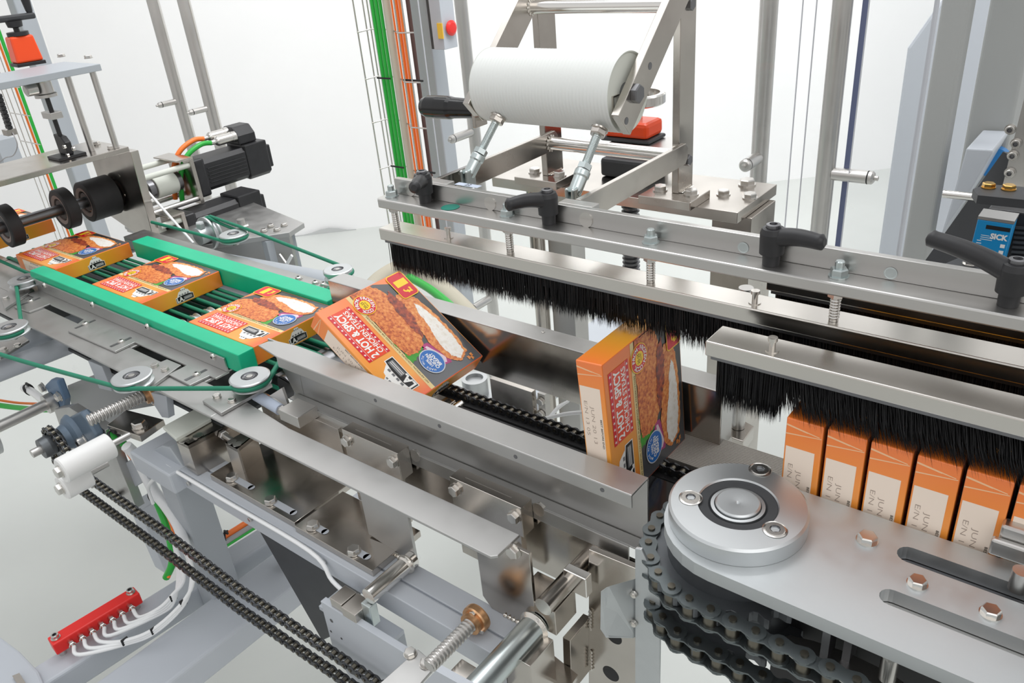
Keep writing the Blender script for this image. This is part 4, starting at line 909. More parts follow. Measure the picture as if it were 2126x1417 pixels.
# woven steel belt on the right
mw = bpy.data.materials.new('woven_belt'); mw.use_nodes = True; MATS['woven_belt'] = mw; n_ = mw.node_tree; p_ = n_.nodes['Principled BSDF']; p_.inputs['Metallic'].default_value = 1; p_.inputs['Roughness'].default_value = .45
tc_ = n_.nodes.new('ShaderNodeTexCoord'); wv = n_.nodes.new('ShaderNodeTexWave'); wv.inputs['Scale'].default_value = 110; wv.inputs['Distortion'].default_value = 6; wv.inputs['Detail'].default_value = 1; wv.inputs['Detail Scale'].default_value = 160; wv.bands_direction = 'Y'
n_.links.new(tc_.outputs['Object'], wv.inputs[0]); rp = n_.nodes.new('ShaderNodeValToRGB'); rp.color_ramp.elements[0].color = (.16, .14, .12, 1); rp.color_ramp.elements[1].color = (.72, .68, .62, 1); rp.color_ramp.elements[0].position = .25; rp.color_ramp.elements[1].position = .6
n_.links.new(wv.outputs[1], rp.inputs[0]); n_.links.new(rp.outputs[0], p_.inputs['Base Color']); bm_ = n_.nodes.new('ShaderNodeBump'); bm_.inputs['Strength'].default_value = .5; bm_.inputs['Distance'].default_value = .002; n_.links.new(wv.outputs[1], bm_.inputs['Height']); n_.links.new(bm_.outputs[0], p_.inputs['Normal'])
b = MB(); b.box((-.395, .697, .908), (.12, .765, .9178)); o = build('woven_belt', b, 'woven_belt', bevel=.001); tag(o, 'woven steel wire belt running under the packed row of cartons', 'belt')
b = MB(); b.box((-.395, .575, .895), (.12, .656, .9178)); o = build('slide_bed', b, 'black_gloss'); tag(o, 'black slide bed under the near side of the upright cartons', 'bed')
# ---------------------------------------------------------------- clamp brackets
def clampbr(x0, x1, label, hook=False):
    t = thing('clamp_bracket', label, 'bracket', ((x0 + x1) / 2, .545, .76), 'nickel clamp brackets on the near guide')
    b = MB(); b.box((x0, .5325, .9135), (x1, .5530, .8700)); build('clamp_head', b, 'nickel', t, bevel=.0006)
    b = MB(); b.box((x0 + .018, .5415, .9136), (x1 - .020, .5425, .9138)); build('clamp_slot', b, 'bolt', t)
    b = MB(); b.prism([(x0 + .004, .5325, .8698), (x1 - .004, .5325, .8698), (x1 - .004, .5325, .795), (x0 + .004, .5325, .795)], (0, .0085, 0)); build('upright_plate', b, 'nickel', t, bevel=.0005)
    for dx in (.008, x1 - x0 - .010): fastener(t, (x0 + dx, .5324, .8975), (0, -1, 0), .0085, 'hex'); fastener(t, (x0 + dx + .018, .5532, .900), (0, 1, 0), .0085, 'hex')
    return t
clampbr(-.7690, -.6620, 'left nickel clamp bracket on the near guide channel')
t2 = clampbr(-.5730, -.4640, 'right nickel clamp bracket on the near guide channel')
for px, py in ((1070, 1142),): fastener(t2, at(px, py, Y=.5324), (0, -1, 0), .0095, 'hex')
# ---------------------------------------------------------------- beam with slotted foot plates
t = thing('frame_beam', 'pale grey painted stepped beam along the machine front', 'beam', (-.8, .5, .70))
b = MB(); b.box((-1.115, .4345, .754), (-.4300, .4570, .7880)); b.box((-1.115, .4570, .754), (-.4300, .4600, .7850)); b.box((-1.115, .4600, .754), (-.4300, .4890, .7880)); build('box_section', b, 'paint_light', t, bevel=.0012)
# legs that carry the thin plate on the beam
for x0, x1, z1, lb in ((at(771, 1121, Y=.485).x - .003, at(851, 1100, Y=.485).x, .9058, 1), (at(985, 1110, Y=.485).x, at(1108, 1250, Y=.485).x, .9058, 2)):
    t2 = thing('plate_leg', 'left thin steel leg between the long plate and the pale beam' if lb == 1 else 'right thin steel leg between the long plate end and the pale beam', 'leg', (x0, .485, .789), 'thin legs under the long plate')
    b = MB(); b.prism([(x0, .485, z1), (x1, .485, z1), (x1, .485, .7885), (x0 + .012, .485, .7885 + .012 * (lb == 1)), (x0, .485, .802)], (0, .0045, 0)); build('leg_sheet', b, 'steel_sheet' if lb == 1 else 'nickel', t2, bevel=.0005)
    b = MB()
    for k in range(7): b.lathe([(0, -.001), (.0030, .0006), (0, .0035)], (x1 - .045 + k * .006, .4848, .7895), (0, -1, .9), 8)
    build('weld_bead', b, 'weld', t2)
    if lb == 2: fastener(t2, at(1068, 1142, Y=.4848), (0, -1, 0), .0090, 'hex')
b = MB(); b.tube(smooth([at(318, 1045, Y=.425), at(308, 1010, Y=.425), at(330, 988, Y=.425), at(365, 982, Y=.428), (-1.11, .4295, .7865), (-.95, .4295, .7865), (-.75, .4295, .7865), at(690, 1205, Y=.425), at(735, 1245, Y=.42)], 6), .0030, n=8); o = build('hose', b, 'white_tube'); tag(o, 'thin white hose laid along the pale painted beam', 'hose')
for px, py in ((392, 1003), (520, 1077), (674, 1167)): fastener(t, at(px, py, Y=.4329), (0, -1, 0), .0045, 'hex', washer=False)
def footplate(x0, x1, y0, y1, z, label, slots, bolts, wall=None):
    t = thing('slotted_foot', label, 'bracket', (x0, y0, z), 'nickel foot plates on the beam')
    b = MB(); b.box((x0, y0, z - .010), (x1, y1, z)); build('foot_plate', b, 'nickel', t, bevel=.0006)
    for px, py, L in slots:
        c = at(px, py, Z=z + .0003); b = MB(); b.box((c.x - .001, c.y - .0052, c.z), (c.x + L, c.y + .0052, c.z + .0003)); b.lathe([(.0052, .0003), (0, .0003)], c + V(L, 0, 0), (0, 0, 1), 16, smooth=False); build('slot', b, 'paint_light', t)
    for px, py in bolts: fastener(t, at(px, py, Z=z + .0006), (0, 0, 1), .0092, 'hex', rot=.3)
    return t
t = footplate(-1.003, -.800, .4470, .560, .7985, 'left slotted nickel foot plate with a welded upright', [(487, 992, .042), (567, 1040, .046)], [(482, 993), (562, 1041)])
b = MB(); b.box((-.985, .5480, .7990), (-.800, .5560, .893)); build('upright_plate', b, 'nickel', t, bevel=.0006)
b = MB()
rnd = random.Random(4)
for k in range(26): b.lathe([(0, 0), (.0036 + rnd.uniform(-.0008, .0008), .0015), (0, .0048)], (-.955 + k * .0060, .5468, .7988), (rnd.uniform(-.2, .2), -1, .8), 8)
build('weld_bead', b, 'weld', t)
for px, py in ((565, 948), (660, 998)): fastener(t, at(px, py, Y=.5478), (0, -1, 0), .0105, 'hex')
t = footplate(-.795, -.641, .4430, .530, .7985, 'right slotted nickel foot plate with two bolts', [(655, 1092, .020), (740, 1143, .020)], [(650, 1093), (735, 1145)])
# two dark nickel blocks at the beam's left end
t = thing('bearing_housing', 'dark nickel open box with two flush screws left of the foot plates', 'housing', (-1.1, .5, .80))
c = [at(365, 912, Z=.845), at(470, 858, Z=.845), at(492, 872, Z=.845), at(390, 925, Z=.845)]
b = MB(); b.prism(c, (0, 0, -.006)); build('top_strip', b, 'nickel', t)
b = MB(); b.prism([c[3], c[2], c[2] + V(0, .002, -.075), c[3] + V(0, 0, -.055)], V(-.004, .003, 0)); build('side_plate', b, 'nickel', t)
b = MB(); b.prism([c[0], c[3], c[3] + V(.0, 0, -.055), c[0] + V(0, 0, -.05)], V(0, .004, 0)); build('end_plate', b, 'nickel', t)
for px, py in ((382, 914), (411, 904)): fastener(t, at(px, py, Z=.8455), (0, 0, 1), .0075, 'flush')
t = thing('bearing_housing', 'narrow nickel block with two flush screws behind the left foot plate', 'housing', (-1.0, .54, .80))
c = [at(467, 918, Z=.842), at(520, 888, Z=.842), at(532, 900, Z=.842), at(492, 932, Z=.842)]
b = MB(); b.prism(c, (0, 0, -.006)); build('top_strip', b, 'nickel', t)
b = MB(); b.prism([c[0], c[3], c[3] + V(0, 0, -.045), c[0] + V(0, 0, -.045)], (0, .003, 0)); build('front_plate', b, 'steel', t)
b = MB(); b.prism([c[3], c[2], c[2] + V(0, 0, -.045), c[3] + V(0, 0, -.045)], (-.003, .002, 0)); build('side_plate', b, 'nickel', t)
for px, py in ((482, 917), (493, 922)): fastener(t, at(px, py, Z=.8425), (0, 0, 1), .0065, 'flush')
a = at(452, 895, Z=.836); c_ = at(485, 915, Z=.836); b = MB(); b.cyl(a, c_, .0045, n=14); b.hexa(a + (c_ - a) * .3, c_ - a, .013, .007); o = build('set_bolt', b, 'steel'); tag(o, 'adjusting bolt between the two nickel blocks', 'bolt')
# flat pale cover left of it
t = thing('cover_plate', 'pale grey flat cover plate left of the dark nickel box', 'plate', (-1.2, .5, .84))
b = MB(); b.prism([at(337, 885, Z=.852), at(405, 848, Z=.852), at(438, 868, Z=.852), at(365, 910, Z=.852)], (0, 0, -.006)); build('sheet', b, 'foam', t, bevel=.001)
# ---------------------------------------------------------------- shafts, spindle and painted bracket in front
t = thing('stub_shaft', 'short polished steel shaft stub below the left clamp bracket', 'shaft', (-.70, .45, .74))
a = at(832, 1180, Z=.8020); c_ = at(762, 1236, Z=.8020); b = MB(); b.cyl((a.x, .4846, a.z), (a.x, c_.y, c_.z), .0105, n=26); build('shaft', b, 'bright', t)
b = MB(); b.lathe([(.0105, -.004), (.0135, 0), (.0125, .003), (.0105, .005)], V(a.x, a.y + .010, a.z), (0, -1, 0), 22); build('weld_ring', b, 'weld', t)
b = MB(); cb = at(722, 1250, Z=.775); b.box((cb.x - .022, cb.y - .010, .757), (cb.x + .000, cb.y + .016, .779)); b.box((cb.x + .0015, cb.y - .012, .757), (cb.x + .027, cb.y + .016, .779)); build('split_clamp', b, 'nickel', t, bevel=.001)
b = MB(); b.box((cb.x + .027, cb.y + .0, .757), (a.x + .004, cb.y + .012, .790)); build('clamp_web', b, 'zinc', t, bevel=.001)
t = thing('support_tube', 'pale zinc tube below the right clamp bracket', 'tube', (-.47, .45, .70))
a = at(1088, 1322, Z=.8050); b = MB(); b.cyl((a.x, .4846, a.z), (a.x, .36, a.z), .0150, n=26); build('tube', b, 'zinc', t)
b = MB(); b.lathe([(.0150, -.004), (.0190, 0), (.0150, .004)], V(a.x, .480, a.z), (0, 1, 0), 24); build('weld_ring', b, 'weld', t)
b = MB(); cb = at(975, 1395, Z=.79); b.box((cb.x - .018, cb.y - .03, .76), (cb.x + .004, cb.y + .008, .792)); b.box((cb.x + .0055, cb.y - .03, .76), (cb.x + .026, cb.y + .008, .792)); build('split_clamp', b, 'nickel', t, bevel=.001)
def spindle(a, c_, r, nut, label, turns, n_at=0.0):
    a = Vector(a); c_ = Vector(c_); d = (c_ - a); L = d.length; d.normalize(); t = thing('threaded_spindle', label, 'spindle', tuple(a), 'trapezoid spindles with bronze nuts')
    b = MB(); b.cyl(a, c_, r * .80, n=18)
    for i in range(turns): b.lathe([(r * .80, 0), (r, L / turns * .28), (r, L / turns * .55), (r * .80, L / turns * .85)], a + d * (L * i / turns), d, 20)
    build('screw', b, 'steel', t)
    p = a + d * (L * n_at); b = MB(); b.lathe([(r * 1.05, -.004), (nut, -.004), (nut * 1.04, -.002), (nut * 1.04, .004), (nut, .006), (r, .006)], p, d, 30); b.lathe([(r * 1.0, .006), (r * 1.5, .006), (r * 1.5, .013), (r, .013)], p, d, 24); nu = build('bronze_nut', b, 'bronze', t)
    e1, e2, _ = frame(d)
    for k in range(3): an = k * 2.1 + .4; fastener(nu, p + (e1 * math.cos(an) + e2 * math.sin(an)) * nut * .78 + d * .006, d, .0045, 'hex', washer=False)
    return t
a = at(988, 1284, Z=.806); spindle(V(a.x, a.y + .002, a.z), V(a.x, a.y - .078, a.z), .0088, .0165, 'threaded spindle with bronze nut between the shaft stub and the zinc tube', 16)
a = at(312, 815, Z=.850); spindle(a, a + V(-.020, -.100, -.006), .0105, .0215, 'threaded spindle with bronze nut below the front pulleys at the left', 18, -.02)
t = thing('side_bracket', 'pale painted bracket box in front of the beam above the long chain', 'bracket', (-.72, .38, .66))
YB = .391
b = MB(); b.prism([at(665, 1247, Y=YB), at(845, 1358, Y=YB), at(842, 1440, Y=YB), at(735, 1420, Y=YB), at(692, 1350, Y=YB)], (0, .009, 0)); build('face_plate', b, 'paint_light', t, bevel=.0008)
b = MB(); b.box((-.712, YB + .0092, .728), (-.590, .4343, .7345)); build('shelf', b, 'paint_light', t)
b = MB(); b.box((-.597, YB + .0092, .660), (-.590, .4343, .7278)); build('end_wall', b, 'paint_grey', t)
for px, py in ((688, 1288), (687, 1310), (709, 1325)):
    c = at(px, py, Y=YB - .0002); b = MB(); b.lathe([(.0030 if py == 1288 else .0018, 0), (0, .0001)], c, (0, -1, 0), 14, smooth=False); build('bore', b, 'dark_metal', t)
t = thing('cover_strap', 'flat grey strap with two bolts at the bottom edge beside the long chain', 'strap', (-.6, .36, .70))
b = MB(); b.prism([at(780, 1425, Z=.768), at(868, 1347, Z=.768), at(906, 1380, Z=.768), at(862, 1430, Z=.768)], (0, 0, -.004)); build('strap', b, 'steel_sheet', t, bevel=.0006)
for px, py in ((852, 1357), (885, 1378)): fastener(t, at(px, py, Z=.7683), (0, 0, 1), .0075, 'hex')
b = MB(); b.prism([at(880, 1417, Y=.335), at(905, 1392, Y=.335), at(1010, 1450, Y=.335), at(960, 1480, Y=.335)], (0, .008, 0)); o = build('edge_plate', b, 'paint_light'); tag(o, 'pale painted plate corner under the strap at the bottom edge', 'plate')
# dark motor plate below the beam
b = MB(); b.prism([at(535, 1098, Y=.50), at(700, 1195, Y=.50), at(690, 1320, Y=.50), at(668, 1330, Y=.50)], (0, .06, 0)); o = build('motor_body', b, 'graphite', bevel=.003); tag(o, 'dark motor body hanging below the pale beam', 'motor')
b = MB(); b.prism([at(568, 1145, Y=.57), at(590, 1160, Y=.57), at(622, 1230, Y=.57), at(600, 1222, Y=.57)], (0, .008, 0)); o = build('steel_strip', b, 'steel'); tag(o, 'slim steel strip beside the dark motor body', 'strip')
# ================================================================ slotted plate, bearing and chain at the front right
ZT = 1.034; TH = .0125
def yb(px, py): return at(px, py, Z=ZT).y
yB = yb(1900, 1098); yF = yb(1700, 1279)
CX, CY = at(1532, 1045, Z=ZT + .016).x, at(1532, 1045, Z=ZT + .016).y
t = thing('slotted_plate', 'thick aluminium plate with two long slots beside the packed cartons', 'plate', (-.05, (yB + yF) / 2, ZT - TH))
ym = CY; rL = (yB - yF) / 2
s1a, s1b = at(1890, 1135, Z=ZT).y, at(1880, 1165, Z=ZT).y      # far slot limits
s2a, s2b = at(1850, 1222, Z=ZT).y, at(1838, 1252, Z=ZT).y      # near slot limits
xs1 = at(1858, 1152, Z=ZT).x; xs2 = at(1822, 1238, Z=ZT).x
XE = .14
b = MB()
# rounded left end built from strips, so that the slots are real openings
n = 16; yc_ = (yB + yF) / 2
left = [(CX + .006 - rL * math.cos(math.pi * (i / n - .5)), yc_ + rL * math.sin(math.pi * (i / n - .5))) for i in range(n + 1)]
def slab(pts): b.prism([(x_, y_, ZT - TH) for x_, y_ in pts], (0, 0, TH))
XM = min(xs1, xs2) - .010
slab([(XM, yF)] + left + [(XM, yB)])
def cap(x_, ya, yb_, k=8): r = (ya - yb_) / 2; return [(x_ + r - r * math.cos(math.pi * (i / k - .5)), (ya + yb_) / 2 + r * math.sin(math.pi * (i / k - .5))) for i in range(k + 1)]
slab([(XM, yB), (XM, s1a)] + [(xs1 + (s1a - s1b) / 2, s1a)] + [(XE, s1a), (XE, yB)])
slab([(XM, s1b), (XM, s2a), (XE, s2a), (XE, s1b)])
slab([(XM, s2b), (XM, yF), (XE, yF), (XE, s2b)])
c1 = cap(xs1, s1a, s1b); slab([(XM, s1a)] + [(XM, s1b)] + c1); c2 = cap(xs2, s2a, s2b); slab([(XM, s2a)] + [(XM, s2b)] + c2)
build('plate_body', b, 'alu', t)
b = MB(); b.box((XM + .004, s1b - .004, ZT - TH - .012), (XE, s1a + .004, ZT - TH - .0006)); build('slot_insert', b, 'dark_metal', t); b = MB(); b.box((XM + .004, s2b - .004, ZT - TH - .012), (XE - .06, s2a + .004, ZT - TH - .0006)); build('slot_insert', b, 'steel', t)
fastener(t, at(1800, 1122, Z=ZT), (0, 0, 1), .0082, 'hex', rot=.2)
for px, py in ((1904, 1212), (2056, 1274)): fastener(t, at(px, py, Z=ZT), (0, 0, 1), .0072, 'hex', rot=.2)
b = MB(); c = at(2112, 1222, Z=ZT); b.cyl(c, c + V(0, 0, .018), .0065, n=18); build('spacer_pin', b, 'steel', t)
b = MB(); c = at(2075, 1110, Z=ZT + .020); b.box((c.x, c.y - .006, ZT + .012), (c.x + .09, c.y + .006, ZT + .034)); b.box((c.x - .004, c.y - .013, ZT + .009), (c.x + .09, c.y - .0065, ZT + .024)); o = build('stop_strip', b, 'steel_bar', bevel=.002); tag(o, 'brushed steel strip at the right edge on the slotted plate, before the last carton', 'strip')
# flange bearing
t = thing('flange_bearing', 'round aluminium flange bearing with three sunk screws on the plate', 'bearing', (CX, CY, ZT))
b = MB(); rf = .0575
b.lathe([(rf, 0), (rf, .0145), (rf - .002, .0162), (.0335, .0165), (.0325, .0150), (.0325, .0100), (0, .0100)], (CX, CY, ZT + .0002), (0, 0, 1), 72); build('flange', b, 'alu_machined', t)
b = MB(); b.lathe([(.0322, .0102), (.0322, .0150), (.0245, .0145), (.0225, .0120)], (CX, CY, ZT), (0, 0, 1), 48); build('seal_ring', b, 'graphite', t)
b = MB(); b.lathe([(.0224, .0102), (.0224, .0150), (.0195, .0152), (.0190, .0130)], (CX, CY, ZT), (0, 0, 1), 48); build('inner_ring', b, 'alu_machined', t)
b = MB(); b.lathe([(.0186, .0102), (.0186, .0168), (.0172, .0180), (.0020, .0172), (.0004, .0150)], (CX, CY, ZT), (0, 0, 1), 48); build('shaft_end', b, 'alu_machined', t)
zf = ZT + .0168
for px, py in ((1434, 1033), (1578, 975), (1609, 1099)):
    c = at(px, py, Z=zf); b = MB(); b.lathe([(.0100, .0003), (.0095, -.0002), (.0080, .0002)], c, (0, 0, 1), 28); b.lathe([(.0080, .0002), (.0076, .0012), (.0042, .0012)], c, (0, 0, 1), 24, smooth=False); b.lathe([(.0042, .0012), (.0040, -.0008), (0, -.0008)], c, (0, 0, 1), 6, 1, smooth=False); build('sunk_screw', b, ['bolt', 'dark_metal'], t)
# sprocket and front chain
RS = .0745; ZC = .992; P2 = .01905
t = thing('drive_sprocket', 'dark steel sprocket under the slotted plate', 'sprocket', (CX, CY, .93))
def sprocket(b, c, axis, r_pitch, pitch, th, rroll):
    nt_ = round(math.pi / math.asin(pitch / (2 * r_pitch))); e1, e2, ax = frame(axis); c = Vector(c); pts = []
    for i in range(nt_):
        a0 = 2 * math.pi * i / nt_
        for da, rr in ((-.5, r_pitch + rroll * .75), (-.36, r_pitch + rroll * .35), (-.20, r_pitch - rroll * .75), (0, r_pitch - rroll), (.20, r_pitch - rroll * .75), (.36, r_pitch + rroll * .35)):
            an = a0 + da * 2 * math.pi / nt_; pts.append(c + e1 * (rr * math.cos(an)) + e2 * (rr * math.sin(an)))
    b.prism([p - ax * th / 2 for p in pts], ax * th)
b = MB(); sprocket(b, (CX, CY, ZC), (0, 0, 1), RS, P2, .0100, .006); build('toothed_disc', b, 'sprocket', t, bevel=.0006)
b = MB(); sprocket(b, (CX, CY, ZC - .045), (0, 0, 1), RS, P2, .0100, .006); build('toothed_disc', b, 'sprocket', t, bevel=.0006)
b = MB(); b.lathe([(.058, -.052), (.058, .028), (.046, .0292), (0, .0292)], (CX, CY, ZC), (0, 0, 1), 48); build('hub', b, 'sprocket', t)
def wrap_chain(zc, off):
    pts = []; n_arc = round(math.pi / math.asin(P2 / (2 * RS))); st = 2 * math.pi / n_arc
    a = math.radians(150) + off * st
    while a < math.radians(270): pts.append(V(CX + RS * math.cos(a), CY + RS * math.sin(a), zc)); a += st
    d = V(1, -.035, 0).normalized()
    for k in range(13): pts.append(pts[-1] + d * P2)
    return pts
chain('front roller chain running round the sprocket under the slotted plate, upper strand', wrap_chain(ZC, 0), (0, 0, 1), P2, .0115, .0165, .0017, ['chain_front', 'chain_roller'], 'front sprocket chains')
chain('front roller chain below the upper strand, darker, at the bottom edge', wrap_chain(ZC - .045, .4), (0, 0, 1), P2, .0115, .0165, .0017, ['chain_front', 'chain_roller'], 'front sprocket chains')
# parts under the plate
t = thing('tension_arm', 'curved steel arm and bolts under the slotted plate', 'arm', (-.08, .47, .95))
b = MB(); q = [at(x_, y_, Z=.965) for x_, y_ in ((1605, 1322), (1640, 1316), (1690, 1328), (1760, 1352), (1850, 1395), (1900, 1430), (1800, 1430), (1740, 1400), (1680, 1368), (1640, 1345))]; b.prism(q, (0, 0, -.012)); build('arm_plate', b, 'steel', t, bevel=.0015)
b = MB(); c = at(1850, 1362, Z=.995); b.hexa((c.x, c.y, .998), (0, 0, 1), .0165, .010); b.cyl((c.x, c.y, .972), (c.x, c.y, 1.020), .0065, n=18); build('hanging_bolt', b, 'bolt', t)
for px in (1748, 1700): c = at(px, 1320, Z=1.0); b = MB(); b.box((c.x, c.y + .01, .93), (c.x + .006, c.y + .03, ZT - TH - .001)); build('dark_post', b, 'dark_metal', t)
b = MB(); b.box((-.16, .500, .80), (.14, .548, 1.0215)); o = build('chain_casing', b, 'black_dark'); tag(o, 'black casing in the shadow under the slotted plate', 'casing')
# bent bracket and nickel end plates left of the sprocket
t = thing('angle_bracket', 'pale bent sheet bracket with two weld spots left of the front sprocket', 'bracket', (-.30, .5, .75))
YW = .455
b = MB(); b.prism([at(1318, 1138, Y=YW), at(1331, 1140, Y=YW), at(1371, 1226, Y=YW), at(1368, 1430, Y=YW), at(1318, 1430, Y=YW)], (0, .0035, 0)); build('main_wing', b, 'alu', t, bevel=.0008)
w0 = at(1314, 1203, Y=YW); w1 = at(1314, 1325, Y=YW); v0 = at(1246, 1213, Y=.428); v1 = at(1246, 1318, Y=.428)
b = MB(); b.prism([w0, w1, v1 + V(.006, 0, 0), v1 + V(0, 0, .008), v0 - V(0, 0, .008), v0 + V(.006, 0, 0)], V(.0015, .003, 0)); build('side_wing', b, 'alu', t, bevel=.0008)
for py in (1232, 1292):
    c = at(1317, py, Y=YW - .001); b = MB(); b.lathe([(0, -.003), (.0035, 0), (.003, .003), (0, .005)], c, (0, -1, 0), 12); build('weld_spot', b, 'weld', t)
t = thing('end_plate', 'nickel end plate with large holes below the guide end', 'plate', (-.35, .53, .62))
YE = .538
b = MB(); b.prism([at(1222, 1140, Y=YE), at(1325, 1182, Y=YE), at(1325, 1450, Y=YE), at(1222, 1450, Y=YE)], (0, .008, 0)); build('face_plate', b, 'nickel', t, bevel=.0006)
for px, py, r in ((1275, 1322, .010), (1268, 1398, .011)):
    c = at(px, py, Y=YE - .0002); b = MB(); b.lathe([(r, 0), (0, .0002)], c, (0, -1, 0), 24, smooth=False); build('bore', b, 'black_dark', t)
b = MB(); b.prism([at(1168, 1322, Y=.500), at(1184, 1330, Y=.500), at(1186, 1440, Y=.500), at(1172, 1440, Y=.500)], (0, .042, 0)); build('side_plate', b, 'nickel', t, bevel=.0006)
b = MB()
for k in range(6): b.lathe([(0, -.001), (.0032, .001), (0, .004)], at(1227, 1268 + k * 7, Y=YE - .0005), (-.5, -1, 0), 8)
for k in range(6): b.lathe([(0, -.001), (.0028, .001), (0, .004)], at(1229, 1352 + k * 7, Y=YE - .0005), (-.5, -1, 0), 8)
build('weld_bead', b, 'weld', t)
# shaft, clamp block behind the right leg
t = thing('cross_shaft', 'dark polished cross shaft in a nickel clamp block behind the right leg', 'shaft', (-.44, .55, .79))
a = at(1205, 1190, Z=.85); c_ = at(1150, 1235, Z=.85); b = MB(); b.cyl(V(c_.x, c_.y - .02, .85), V(c_.x, .62, .85), .0105, n=22); build('shaft', b, 'nickel', t)
b = MB(); c = at(1150, 1215, Z=.838); b.box((c.x - .030, c.y - .030, .800), (c.x + .022, c.y + .010, .836)); build('clamp_block', b, 'nickel', t, bevel=.0008)
fastener(t, at(1140, 1255, Z=.8362), (0, 0, 1), .0075, 'flush')
b = MB(); c = at(1195, 1205, Z=.85); b.box((c.x - .012, c.y - .006, .838), (c.x + .018, c.y + .006, .866)); build('split_collar', b, 'bright', t, bevel=.001)
b = MB(); c = at(1110, 1142, Y=.56); b.cyl(c, c + V(.0, .03, 0), .009, n=18); build('shaft_screw', b, 'steel', t)
t = thing('end_block', 'nickel block standing at the right end of the pale beam', 'block', (-.43, .45, .70))
b = MB(); b.box((-.4290, .437, .700), (-.3900, .480, .800)); build('block', b, 'nickel', t, bevel=.0008)
b = MB(); b.box((-.4290, .4225, .742), (-.4260, .4365, .800)); build('flap', b, 'paint_light', t)
b = MB(); b.prism([at(1112, 1383, Z=.74), at(1140, 1352, Z=.74), at(1200, 1400, Z=.74), at(1180, 1430, Z=.74)], (0, 0, -.006)); o = build('corner_sheet', b, 'nickel'); tag(o, 'bright nickel sheet corner at the bottom edge left of the end plate', 'sheet')
# ================================================================ drive end at the lower left
YP = .428
t = thing('bearing_plate', 'thick steel plate carrying the blue bearings at the lower left', 'plate', (-1.25, YP, .6))
b = MB(); pl_ = [at(118, 838, Y=YP), at(150, 846, Y=YP), at(221, 896, Y=YP), at(287, 1052, Y=YP), at(280, 1056, Y=YP), at(150, 995, Y=YP)]
b.prism([at(112, 850, Y=YP), at(143, 845, Y=YP), at(218, 893, Y=YP), at(283, 1055, Y=YP), at(180, 1000, Y=YP), at(150, 960, Y=YP)], (0, .017, 0)); build('plate_body', b, 'steel_sheet', t, bevel=.0008)
b = MB(); c = at(196, 1000, Y=YP); b.hexa(c, (0, -1, 0), .016, .010); b.cyl(at(241, 1028, Y=YP - .012), at(241, 1028, Y=YP), .006, n=14); build('hex_bolt', b, 'steel', t)
# slate flange bearing
t = thing('flange_bearing', 'slate blue oval flange bearing with a socket screw, beside the sprocket', 'bearing', (-1.3, YP, .8))
b = MB(); yo = YP - .0005
oval = [at(x_, y_, Y=YP - .016) for x_, y_ in ((128, 880), (135, 870), (165, 855), (180, 872), (199, 905), (197, 918), (180, 925), (152, 930), (138, 910))]
b.prism([p for p in oval], (0, .0155, 0)); build('flange_body', b, 'paint_slate', t, bevel=.004, seg=3)
YC = .376; sp = at(114, 918, Y=YC)
SX, SZ = sp.x, sp.z
cB = V(SX, YP - .016, SZ)
b = MB(); b.lathe([(.036, 0), (.032, .008), (.024, .014), (.021, .024), (0, .024)], cB, (0, -1, 0), 32); build('bearing_boss', b, 'paint_slate', t)
b = MB(); b.cyl(cB, V(SX, YC - .022, SZ), .0095, n=20); build('shaft', b, 'steel', t)
fastener(t, at(176, 914, Y=YP - .0165), (0, -1, 0), .013, 'cap')
# blue upper bearing with shaft and belt wheel
t = thing('flange_bearing', 'blue flange bearing at the end of the belt wheel shaft', 'bearing', (-1.3, .45, .84))
cU = at(108, 835, Y=.46)
b = MB(); b.prism([at(x_, y_, Y=.448) for x_, y_ in ((92, 800), (104, 788), (118, 790), (133, 830), (132, 858), (122, 862), (108, 830))], (0, .014, 0)); build('flange_body', b, 'paint_blue', t, bevel=.003)
a0 = at(112, 832, Y=.447); a1 = at(30, 884, Y=.30)
b = MB(); b.cyl(a0, V(a0.x, .30, a0.z), .0105, n=22); b.cyl(a0, a0 + V(0, -.016, 0), .019, n=26); build('shaft', b, 'steel', t)
fastener(t, at(124, 822, Y=.4475), (0, -1, 0), .010, 'hex'); fastener(t, at(91, 803, Y=.4475), (0, -1, 0), .010, 'hex')
cW = V(a0.x, .318, a0.z)
pulley(cW, (0, -1, 0), .046, .024, 'belt wheel with a green belt at the left edge, lower end of the shaft')
b = MB(); b.tube([V(cW.x + .0425 * math.cos(a), cW.y, cW.z + .0425 * math.sin(a)) for a in [math.pi * (k / 14 - .6) for k in range(0, 15)]] + [V(cW.x - .10, cW.y, cW.z + .085)], .0042, n=8); o = build('drive_cord', b, 'green_belt'); tag(o, 'green belt around the belt wheel at the left edge', 'belt')
# steel plate behind and bolt plate
t = thing('bolt_plate', 'dark nickel plate with one large bolt beside the left spindle', 'plate', (-1.2, .46, .80))
b = MB(); b.prism([at(222, 882, Z=.80), at(262, 850, Z=.80), at(340, 870, Z=.80), at(290, 905, Z=.80)], (0, 0, -.012)); build('plate_body', b, 'nickel', t, bevel=.0008)
fastener(t, at(290, 884, Z=.8003), (0, 0, 1), .0125, 'hex')
b = MB(); b.prism([at(x_, y_, Y=.52) for x_, y_ in ((140, 800), (260, 752), (330, 840), (262, 852), (220, 884), (150, 850))], (0, .006, 0)); o = build('rear_plate', b, 'dark_metal'); tag(o, 'dull dark plate behind the left spindle', 'plate')
b = MB(); b.prism([at(x_, y_, Y=.485) for x_, y_ in ((182, 748), (211, 760), (232, 812), (206, 806))], (0, .012, 0)); o = build('gusset_plate', b, 'paint_light', bevel=.001); tag(o, 'pale painted gusset under the long slotted plate, left of the pulley', 'gusset')
